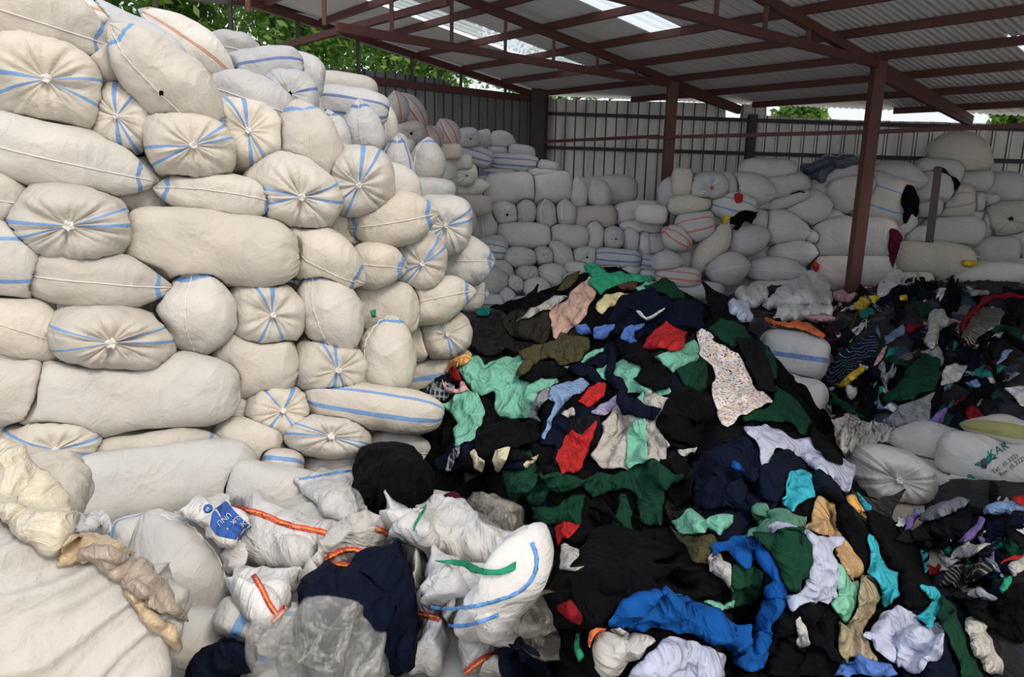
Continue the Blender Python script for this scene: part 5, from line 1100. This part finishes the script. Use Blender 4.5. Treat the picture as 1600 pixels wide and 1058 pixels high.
# white crumpled sacks before the right pile
HB = [HM]
C_(E, 'sheet', 'crumpled empty white sacks heaped left of the nearer post', [(115, 245), (160, 190), (220, 150), (290, 118), (345, 105), (420, 130), (445, 200), (430, 250), (360, 255), (300, 262), (200, 255), (150, 265)], name='empty_sack', cat='empty sack', heaps=HB, amp=.10, freq=5, bulge=.15, cap=1.6)
C_(E, 'sheet', 'crumpled white sack with a pale sheen behind the heap top', [(-10, 175), (60, 150), (115, 142), (160, 168), (140, 210), (100, 245), (30, 240)], name='empty_sack', cat='empty sack', heaps=HB, amp=.08, bulge=.12, cap=1.2)
C_(E, 'sheet', 'translucent crumpled sack above the orange cloth', [(165, 290), (200, 245), (262, 220), (340, 232), (432, 240), (442, 290), (380, 310), (300, 305), (220, 312)], name='empty_sack', cat='empty sack', heaps=HB, amp=.08, bulge=.1)
C_(E, 'pink', 'pink cloth right of the crumpled white sacks', [(325, 275), (400, 262), (445, 280), (440, 322), (385, 322), (340, 300)], heaps=HB, amp=.06, bulge=.08)
C_(E, 'pink', 'pink cloth at the foot of the nearer post', [(440, 180), (500, 172), (560, 178), (520, 220), (450, 215)], heaps=HB, amp=.06, bulge=.05)
C_(E, 'coral', 'orange cloth lying over the white seamed sack', [(130, 300), (190, 308), (240, 320), (320, 308), (370, 340), (408, 372), (395, 388), (330, 365), (280, 345), (200, 340), (140, 330)], heaps=HB + SB, fold=-15, amp=.06, lift=.03)
C_(E, 'lav', 'pale bluish cloth standing behind the heap crest', [(-40, 215), (0, 208), (62, 205), (78, 310), (20, 310), (-30, 270)], heaps=HB, amp=.02, bulge=.08, cap=.6)
# right front
scraps(80, [(1400, 815), (1440, 800), (1500, 800), (1600, 765), (1600, 960), (1530, 930), (1460, 890), (1450, 850)], [HR], PAL + [('white', 8), ('greyl', 10), ('purple', 2), ('red', 2)], 'on the low spread by the right edge', .04, .12, .02)
HPS = [HR]
C_('D', 'charcoal', 'charcoal garment spread over the right spread of rags', [(800, 400), (850, 360), (900, 330), (1000, 290), (1090, 262), (1102, 340), (1050, 400), (1000, 455), (880, 480)], fold=30, amp=.03)
C_('D', 'grey', 'grey ribbed garment above the charcoal one', [(850, 345), (880, 295), (940, 260), (1040, 240), (1095, 250), (1050, 290), (1000, 312), (900, 355)], fold=25)
C_('D', 'denim', 'light blue shirt near the right edge', [(1140, 292), (1200, 262), (1265, 250), (1335, 270), (1335, 295), (1262, 312), (1160, 322)])
C_('D', 'purple', 'purple scarf trailing from the light blue shirt', [(1028, 442), (1060, 400), (1100, 370), (1135, 320), (1158, 340), (1130, 392), (1065, 445)], fold=55)
C_('D', 'red', 'red cloth by the light blue shirt', [(1268, 238), (1335, 228), (1335, 275), (1300, 270)])
C_('D', 'purple', 'lilac striped rag on the floor left of the charcoal garment', [(765, 395), (775, 340), (830, 315), (850, 330), (810, 375)])
C_('D', 'greyl', 'pale ripped rag across the spread', [(985, 520), (1020, 470), (1062, 440), (1120, 455), (1185, 455), (1120, 495), (1060, 510)], amp=.03)
C_('D', 'finestripe', 'grey patterned cloth on the spread', [(930, 645), (960, 590), (1010, 560), (1100, 545), (1182, 535), (1222, 568), (1150, 600), (1085, 640), (1000, 655)], amp=.03)
C_('D', 'white', 'white crumpled rag at the lower edge of the spread', [(1080, 695), (1100, 665), (1135, 648), (1232, 690), (1215, 720), (1160, 732)], amp=.04)
C_('D', 'green', 'green scrap near the right edge', [(1208, 645), (1240, 605), (1275, 588), (1275, 620), (1230, 682)])
C_('D', 'red', 'red scrap near the right edge under the white one', [(1228, 560), (1262, 510), (1335, 488), (1335, 510), (1275, 525)])
C_('D', 'greyl', 'white scrap at the right edge over the green one', [(1258, 552), (1300, 515), (1335, 500), (1335, 560), (1280, 605)])
C_('D', 'dred', 'thin red cord-like rag on the floor', [(880, 545), (920, 560), (940, 540), (950, 555), (930, 590), (890, 600)], amp=.01)
C_('D', 'black', 'broad black garment lying flat on the floor at the right', [(970, 702), (1040, 695), (1100, 705), (1180, 700), (1240, 670), (1335, 600), (1335, 925), (1250, 885), (1150, 820), (1090, 790), (1080, 750)], amp=.03)

# ---- left foreground
HPS = [HS]
FLS = [s for s in SACKS if s.group == 'sacks in the near left foreground' or (s.Y < 4.6 and s.group == 'white sacks of the near left stack' and s.c[2] < .9)]
SL = [BVHTree.FromPolygons([tuple(x) for x in s.W], s.f) for s in FLS]
ON = [HS] + SL
def wsk(label, pts, mat='sheet', name='empty_sack', cat='empty sack', zk='F', **kw):
    kw.setdefault('amp', .04); kw.setdefault('thick', .006); return C_(zk, mat, label, pts, name=name, cat=cat, **kw)
def sub(par, zk, col, pts, name='stripe', label=None, **kw):
    kw.setdefault('lift', .004); kw.setdefault('amp', 0); kw.setdefault('crump', 0); kw.setdefault('jag', .1); kw.setdefault('res', 4)
    return C_(zk, col, label, pts, name=name, heaps=[par], parent=par.o, track=False, thick=.002, **kw)
def band(line, w_):
    p = np.array(line, float); t_ = np.gradient(p, axis=0); t_ /= np.linalg.norm(t_, axis=1)[:, None]; n_ = np.stack([-t_[:, 1], t_[:, 0]], 1)
    return [tuple(q) for q in p + n_ * w_ / 2] + [tuple(q) for q in (p - n_ * w_ / 2)[::-1]]
def dense(line, k=6):
    p = np.array(line, float); out = []
    for _ in range(2 if len(p) > 2 else 0):
        q = [p[0]]
        for a, b_ in zip(p[:-1], p[1:]): q += [a * .75 + b_ * .25, a * .25 + b_ * .75]
        p = np.array(q + [p[-1]])
    k = 3 if len(line) > 2 else k
    for a, b_ in zip(p[:-1], p[1:]): out += [a + (b_ - a) * i / k for i in range(k)]
    return np.array(out + [p[-1]])
def striped(par, zk, line, kind='red'):
    l_ = dense(line)
    if kind == 'red':
        sub(par, zk, 'redstripe', band(l_, 26)); sub(par, zk, 'orangestripe', band(l_, 10), lift=.007)
    else: sub(par, zk, 'bluestripe', band(l_, 16 if kind == 'blue' else 9))
q = wsk('flat white sack with a blue line behind the black bundle', [(350, 150), (450, 110), (640, 70), (650, 200), (660, 320), (600, 350), (500, 310), (420, 220)], heaps=ON, fold=20, amp=.02, bulge=.05); striped(q, 'F', [(385, 138), (500, 118), (628, 98)], 'bluethin')
q = C_('F', 'charcoal', 'round black cloth bundle at the foot of the stack', [(612, 110), (640, 60), (700, 42), (790, 38), (862, 40), (905, 85), (940, 150), (970, 230), (930, 300), (840, 345), (740, 325), (655, 300), (618, 200)], name='cloth_bundle', cat='bundle', amp=.02, bulge=.28, crump=.6, fab='x') if False else C_('F', 'black', 'round black cloth bundle at the foot of the stack', [(612, 110), (640, 60), (700, 42), (790, 38), (862, 40), (905, 85), (940, 150), (970, 230), (930, 300), (840, 345), (740, 325), (655, 300), (618, 200)], name='cloth_bundle', cat='bundle', amp=.02, bulge=.28, crump=.6)
C_('F', 'maroon', 'maroon rag behind the torn white sack', [(985, 255), (1020, 215), (1062, 203), (1100, 215), (1128, 250), (1085, 275), (1020, 278)], heaps=[HS, HC], amp=.03, bulge=.05)
C_('F', 'greyplastic', 'dull translucent plastic bag behind the torn white sack', [(1105, 268), (1180, 236), (1270, 225), (1352, 232), (1380, 330), (1345, 430), (1300, 445), (1220, 400), (1140, 335)], name='plastic_bag', cat='plastic bag', heaps=[HS, HC], amp=.04, bulge=.16)
C_('F', 'darkclear', 'clear plastic bag on black cloth right of the torn sack', [(1265, 860), (1310, 800), (1380, 740), (1470, 640), (1520, 750), (1572, 890), (1560, 922), (1500, 918), (1440, 910), (1350, 880)], name='plastic_bag', cat='plastic bag', heaps=[HS, HC], amp=.05, bulge=.12)
q = wsk('white sack with red and yellow bands lying centre foreground', [(90, 250), (140, 252), (200, 258), (330, 300), (480, 340), (608, 358), (590, 410), (520, 470), (450, 540), (390, 580), (300, 560), (160, 530), (60, 560), (35, 530), (30, 470), (60, 440), (130, 420), (190, 370), (150, 310)], heaps=ON, fold=-20, bulge=.16, amp=.045); striped(q, 'F', [(105, 262), (210, 285), (330, 340), (460, 362), (585, 392)])
q = wsk('folded white sack with a steep red and yellow band', [(80, 640), (140, 590), (180, 548), (260, 545), (330, 560), (420, 560), (400, 620), (360, 660), (325, 745), (268, 772), (190, 792), (150, 760), (100, 690)], heaps=ON, fold=50, bulge=.12); striped(q, 'F', [(185, 560), (225, 620), (250, 680), (288, 735)]); striped(q, 'F', [(268, 765), (300, 730), (325, 695)])
q = wsk('crumpled cream-white sack with arching red bands', [(480, 490), (560, 420), (600, 370), (700, 345), (800, 375), (860, 400), (930, 480), (935, 600), (920, 680), (880, 690), (860, 560), (780, 500), (700, 520), (620, 540), (540, 545), (420, 600), (390, 640), (380, 580)], 'sheetcream', heaps=ON, fold=30, bulge=.16, amp=.06, freq=7); striped(q, 'F', [(500, 490), (560, 452), (630, 440), (690, 470), (715, 515)]); striped(q, 'F', [(720, 352), (770, 372), (840, 405)]); striped(q, 'F', [(480, 520), (540, 508), (610, 515)]); striped(q, 'F', [(845, 620), (860, 650), (885, 690)])
q = wsk('white sack hanging down below the navy bundle', [(880, 690), (950, 700), (1002, 750), (1030, 800), (1048, 860), (1020, 960), (990, 1020), (850, 1020), (900, 900), (918, 800), (870, 730)], heaps=ON, bulge=.12, fold=70); striped(q, 'F', [(885, 722), (940, 732), (1002, 752)])
q = wsk('crumpled sack end with a red and yellow band at the bottom', [(1080, 890), (1130, 870), (1200, 880), (1272, 880), (1250, 950), (1200, 985), (1110, 1020), (1085, 960)], heaps=[HS, HC], bulge=.10, amp=.05); striped(q, 'F', [(1115, 985), (1160, 945), (1205, 915), (1250, 905)])
wsk('pale sack corner at the bottom edge beside dark cloth', [(1165, 1020), (1200, 970), (1262, 948), (1310, 975), (1345, 1020)], 'sheetcream', heaps=[HS, HC], bulge=.06)
# torn open sack: back flaps, green lining, deep front pouch
q = wsk('torn open white sack, its raised back flaps with a green edge', [(765, 175), (800, 225), (880, 272), (935, 285), (950, 243), (1030, 270), (1102, 278), (1135, 325), (1200, 370), (1300, 428), (1335, 480), (1325, 545), (1240, 560), (1130, 530), (1040, 510), (930, 505), (890, 450), (800, 390), (755, 345)], heaps=ON + [HC], bulge=.14, amp=.06, fold=-40)
sub(q, 'F', 'green', [(885, 370), (905, 330), (945, 262), (945, 245), (925, 262), (890, 335)], name='green_edge'); sub(q, 'F', 'green', [(1238, 460), (1290, 455), (1330, 440), (1325, 475), (1295, 500), (1240, 490)], name='green_edge')
q = wsk('deep pouch of the torn white sack with blue lines', [(925, 500), (1000, 520), (1100, 560), (1190, 590), (1290, 580), (1345, 540), (1375, 480), (1382, 400), (1400, 395), (1465, 430), (1518, 512), (1485, 600), (1440, 650), (1400, 710), (1340, 790), (1300, 830), (1250, 868), (1190, 868), (1130, 860), (1050, 800), (1000, 750), (955, 720), (930, 640)], heaps=ON + [HC], bulge=.20, amp=.06, fold=25)
striped(q, 'F', [(962, 695), (1040, 708), (1120, 702), (1250, 672), (1360, 630), (1420, 560), (1430, 480), (1405, 415)], 'blue'); striped(q, 'F', [(1035, 780), (1100, 782), (1180, 762), (1260, 730)], 'blue')
sub(q, 'F', 'green', [(975, 512), (1040, 505), (1110, 508), (1180, 535), (1260, 535), (1335, 500), (1330, 540), (1260, 562), (1180, 560), (1090, 535)], name='green_edge', lift=.02)
C_('F', 'clear', 'small clear plastic sheet crumpled left of the black bundle', [(480, 210), (540, 180), (620, 195), (668, 240), (665, 310), (640, 345), (560, 340), (500, 290)], name='plastic_sheet', cat='plastic sheet', heaps=ON, amp=.06, bulge=.05)
C_('F', 'navy', 'large navy garment bundled in the foreground centre', [(360, 830), (365, 720), (400, 640), (440, 602), (545, 542), (575, 575), (622, 560), (690, 498), (775, 484), (820, 510), (882, 545), (865, 590), (892, 690), (880, 715), (922, 800), (905, 920), (850, 1020), (740, 1020), (600, 960), (480, 900)], heaps=ON, name='garment', fold=60, amp=.06, bulge=.16, freq=4)
C_('F', 'navy', 'navy garment peeping out at the bottom left', [(-60, 1020), (-30, 960), (10, 915), (55, 862), (100, 838), (108, 895), (160, 930), (205, 975), (190, 1020)], heaps=ON, bulge=.12, lift=.02)
C_('F', 'navy', 'dark navy cloth at the bottom beside the clear bag', [(1245, 880), (1330, 870), (1400, 890), (1450, 930), (1530, 1020), (1340, 1020), (1250, 960)], heaps=[HS, HC], amp=.05, bulge=.06)
C_('F', 'clear', 'clear plastic bag ballooning at the bottom edge', [(185, 1030), (220, 950), (290, 880), (360, 850), (432, 820), (500, 770), (605, 715), (622, 800), (640, 815), (700, 830), (745, 880), (775, 950), (790, 1030)], name='plastic_bag', cat='plastic bag', heaps=ON, amp=.06, bulge=.22, freq=6)
q = wsk('crumpled white sack top behind the tan plastic', [(285, 430), (290, 360), (320, 330), (400, 332), (515, 368), (500, 420), (480, 462), (440, 455), (380, 440)], zk='G', heaps=ON, bulge=.08)
C_('G', 'creamplastic', 'big dull cream plastic bag at the left edge', [(-20, 20), (40, 40), (90, 60), (150, 120), (205, 170), (265, 210), (292, 262), (300, 330), (275, 450), (240, 560), (100, 480), (-20, 400)], name='plastic_bag', cat='plastic bag', heaps=ON, bulge=.06, amp=.035, freq=4)
C_('G', 'tanplastic', 'tan plastic sheet tucked under the brown one', [(240, 575), (260, 500), (290, 425), (400, 445), (520, 480), (590, 540), (500, 560), (420, 560), (320, 580)], name='plastic_sheet', cat='plastic sheet', heaps=ON, bulge=.02, amp=.02, fold=-20)
C_('G', 'tanplastic', 'tan bag neck hanging under the brown plastic', [(530, 680), (600, 680), (700, 800), (760, 830), (798, 920), (760, 950), (700, 880), (640, 850)], name='plastic_sheet', cat='plastic sheet', heaps=ON, bulge=.02, amp=.02, fold=-50)
C_('G', 'brownplastic', 'grubby brown plastic sheet draped beside the fat white sack', [(345, 535), (400, 490), (470, 478), (560, 540), (640, 560), (700, 620), (740, 680), (790, 770), (815, 825), (760, 808), (700, 790), (640, 760), (560, 680), (500, 650), (440, 600)], name='plastic_sheet', cat='plastic sheet', heaps=ON, bulge=.02, fold=-40, amp=.022)
# sack sheet with blue printed mark
q = wsk('folded white sack with a large blue printed mark', [(745, 375), (790, 350), (835, 335), (900, 320), (960, 300), (1000, 282), (1060, 300), (1105, 360), (1118, 425), (1070, 460), (1045, 490), (1000, 518), (930, 515), (870, 440), (810, 400)], zk='G', heaps=ON, bulge=.07, fold=-30, amp=.02, lift=.06)
lgo = sub(q, 'G', 'logoblue', [(925, 345), (950, 320), (990, 287), (1025, 330), (1075, 380), (1118, 418), (1065, 465), (1000, 452), (950, 440), (920, 400)], name='printed_mark', lift=.005)
sub(q, 'G', 'logoblue', [(888, 325), (895, 308), (912, 303), (930, 312), (930, 332), (912, 344), (895, 340)], name='printed_mark', lift=.005)
def text_on(s_, par_o, bvhs, zk, cx, cy, size_px, ang, col, name='lettering', off=.012):
    cu = bpy.data.curves.new(name, 'FONT'); cu.body = s_; cu.size = 1; cu.align_x = 'CENTER'; cu.align_y = 'CENTER'; cu.resolution_u = 2
    to = bpy.data.objects.new('t', cu); COL.objects.link(to); dg = bpy.context.evaluated_depsgraph_get(); me = bpy.data.meshes.new_from_object(to.evaluated_get(dg))
    bpy.data.objects.remove(to); sc, ox, oy = ZT[zk]; cx, cy = cx * sc + ox, cy * sc + oy; a = R(ang)
    vs = []
    for v_ in me.vertices:
        x, y = v_.co.x * size_px, v_.co.y * size_px
        px, py = cx + x * math.cos(a) + y * math.sin(a) * 1.0, cy + x * math.sin(a) - y * math.cos(a)
        h, d = cast(bvhs, px, py); p = h[0] if h else CAM + d * 3; vs.append(tuple(p - d * off))
    fs = [tuple(p.vertices) for p in me.polygons]; o = mesh_obj(name, vs, fs, fab(col), par_o, False); return o
tb = [lgo.bvh, q.bvh]
ZT['H'] = (.11342, 260, 760)
for tx, x, y, z_ in (('UNU', 792, 450, 105), ('KLIK', 960, 455, 85), ('DE', 1062, 508, 92), ('60', 565, 315, 60)):
    text_on(tx, q.o, tb, 'H', x, y, z_ * .11342, 140 if tx != '60' else 125, 'white')
text_on('//\\', q.o, tb, 'H', 1100, 640, 12, 155, 'white')
kb = [BVHTree.FromPolygons([tuple(x) for x in sKA.W], sKA.f)]; kh = Heap(); kh.bvh = kb[0]; kh.o = sKA.o; kh.W = sKA.W
ZT['K'] = (.13234, 1440, 640)
text_on('KAR', sKA.o, kb, 'K', 905, 480, 18, -30, 'printgreen', off=.008); text_on('Tel.: (0.322)', sKA.o, kb, 'K', 985, 640, 10, -36, 'printdark', off=.008); text_on('Fax: (0.322)', sKA.o, kb, 'K', 1070, 670, 10, -36, 'printdark', off=.008)
def prt(col, pts): return sub(kh, 'K', col, pts, name='printed_mark', lift=.004, res=2.0)
prt('printgreen', [(615, 655), (690, 605), (692, 672)]); prt('printdark', [(695, 605), (745, 565), (778, 640), (765, 700), (700, 690)]); prt('printgreen', [(752, 590), (780, 540), (830, 512), (835, 600), (785, 655)]); prt('printdark', [(832, 585), (855, 548), (908, 570), (850, 592)])
prt('printgreen', [(545, 765), (600, 770), (640, 820), (545, 815)]); prt('printdark', [(548, 825), (640, 825), (720, 830), (640, 860), (560, 850)]); prt('printgreen', [(640, 880), (720, 845), (795, 850), (785, 905), (700, 900)]); prt('printdark', [(710, 912), (780, 912), (765, 955)])
tbv = [BVHTree.FromPolygons([tuple(x) for x in sTX.W], sTX.f)]
text_on('ATEKS', sTX.o, tbv, 'E', 215, 575, 14, 14, 'printgreen', off=.01)
# green wrapper in a gap of the near stack
NB = [BVHTree.FromPolygons([tuple(x) for x in s.W], s.f) for s in SACKS if s.group == 'white sacks of the near left stack' and abs(s.c[0] + .9) < .9]
C_('P', 'clear', 'clear plastic wrapper stuffed between sacks', [(560, 475), (572, 468), (580, 485), (588, 505), (575, 514), (562, 505)], name='plastic_wrapper', cat='plastic wrapper', heaps=NB, amp=.02, bulge=.02)
C_('P', 'green', 'small green scrap in the plastic wrapper between sacks', [(574, 486), (584, 484), (586, 496), (577, 498)], name='rag', cat='rag', heaps=NB, amp=.01, lift=.035)
C_('P', 'black', 'small dark hole patch in the cream sack at upper left', [(248, 143), (252, 141), (256, 144), (255, 149), (250, 150)], name='rag', cat='rag', heaps=[BVHTree.FromPolygons([tuple(x) for x in s.W], s.f) for s in SACKS[5:6]], amp=.0, lift=.003)  # no cloth here: black patch painting the dark inside the sack's hole
# dark clothes and tarp on the right pile
RB = [BVHTree.FromPolygons([tuple(x) for x in s.W], s.f) for s in SACKS if s.group == 'sacks of the right pile']
ZT['R'] = (.375, 1000, 200)
def RP(col, label, pts, **kw): kw.setdefault('res', 3.5); kw.setdefault('amp', .06); kw.setdefault('cap', .4); return C_('R', col, label, pts, heaps=RB, **kw)
RP('black', 'black garment thrown over the left part of the right pile', [(375, 370), (430, 342), (490, 345), (515, 372), (470, 400), (440, 385), (405, 430), (370, 400)])
RP('yellow', 'small yellow cloth beside the black garment on the right pile', [(335, 375), (375, 362), (380, 390), (345, 400)])
RP('navy', 'dark clothes spilling between sacks on the right pile', [(570, 260), (590, 215), (640, 205), (700, 240), (690, 270), (620, 275), (580, 290)])
RP('bluetarp', 'blue-grey plastic bundle on top of the right pile', [(670, 160), (740, 125), (830, 105), (920, 112), (925, 155), (860, 160), (790, 190), (760, 230), (700, 215), (675, 190)], name='plastic_bundle', cat='bundle', bulge=.15)
RP('black', 'black cloth hanging from a sack right of the nearer post', [(1105, 235), (1135, 240), (1165, 300), (1168, 350), (1130, 400), (1118, 450), (1100, 400), (1085, 300)], fold=85)
RP('maroon', 'dark red cloth spilling from a torn sack right of the nearer post', [(1040, 420), (1075, 425), (1095, 460), (1070, 520), (1055, 590), (1040, 560), (1032, 480)], fold=85)
RP('black', 'black cloth draped on a sack below the topmost sack', [(1200, 190), (1240, 158), (1290, 180), (1335, 230), (1325, 262), (1300, 240), (1270, 200), (1250, 290), (1215, 260)])
RP('red', 'small red cloth on the left of the right pile', [(390, 280), (410, 268), (428, 280), (425, 310), (400, 318)])
RP('yellow', 'yellow cloth beside the green sack', [(1335, 560), (1360, 548), (1405, 560), (1400, 585), (1350, 580)])
RP('red', 'small red cloth tip at the lower pile left of the post', [(718, 570), (735, 555), (750, 570), (742, 600), (722, 605)])
# leaning dark plank
o = MB().beam(P(1452, 378, 11.35), P(1466, 262, 11.75), .11, .05).build('plank', M['dsteel']); tag(o, 'dark plank leaning against the right pile', 'plank')
# every scattered piece is named after the distinctive thing beside it
def pix(o):
    me = o.data; c = Vector((0, 0, 0))
    for v_ in me.vertices: c += v_.co
    c = o.matrix_world @ (c / len(me.vertices)) if o.parent is None else o.location
    d = CM.transposed() @ (c - CAM); return 800 + F * d.x / -d.z, 529 - F * d.y / -d.z, c
bpy.context.view_layer.update()
tops = [o for o in COL.objects if o.parent is None and o.type == 'MESH' and o.get('category')]
scat = [o for o in tops if (o.get('group') or '').find(' in the central heap') > 0 or (o.get('group') or '').find(' rags ') > 0 or (o.get('group') or '').startswith('sacks buried')]
ss = set(o.name for o in scat); ref = [(o, pix(o)) for o in tops if o.name not in ss and o['category'] not in ('pipe', 'rail', 'post', 'skylight')]
seen = {o['label'] for o in tops if o.name not in ss}
for o in scat:
    x, y, c = pix(o); w0 = o['group'].split(' in the central')[0].split(' rags ')[0] if not o['group'].startswith('sacks') else ''
    sk = o['group'].startswith('sacks'); head = 'buried plain sack' if sk else (w0.replace(' garments', '') + (' garment' if 'garments' in w0 else ' rag'))
    done = False
    for r_, (rx, ry, rc) in sorted(ref, key=lambda q: math.hypot(q[1][0] - x, q[1][1] - y) + 60 * abs((q[1][2] - c).length)):
        if sk != (r_['category'] == 'sack') and sk: continue
        if not sk and r_['category'] == 'sack' and 'row from' in r_['label']: continue
        rel = 'behind the' if sk else ('just right of the' if x > rx and abs(x - rx) > abs(y - ry) else 'just left of the' if abs(x - rx) > abs(y - ry) else 'just below the' if y > ry else 'just above the')
        lb = f"{head} {rel} {r_['label']}"
        if len(lb.split()) <= 16 and lb not in seen: o['label'] = lb; seen.add(lb); done = True; break
print('cloth done', SEED[0], round(time.time() - _t, 1))
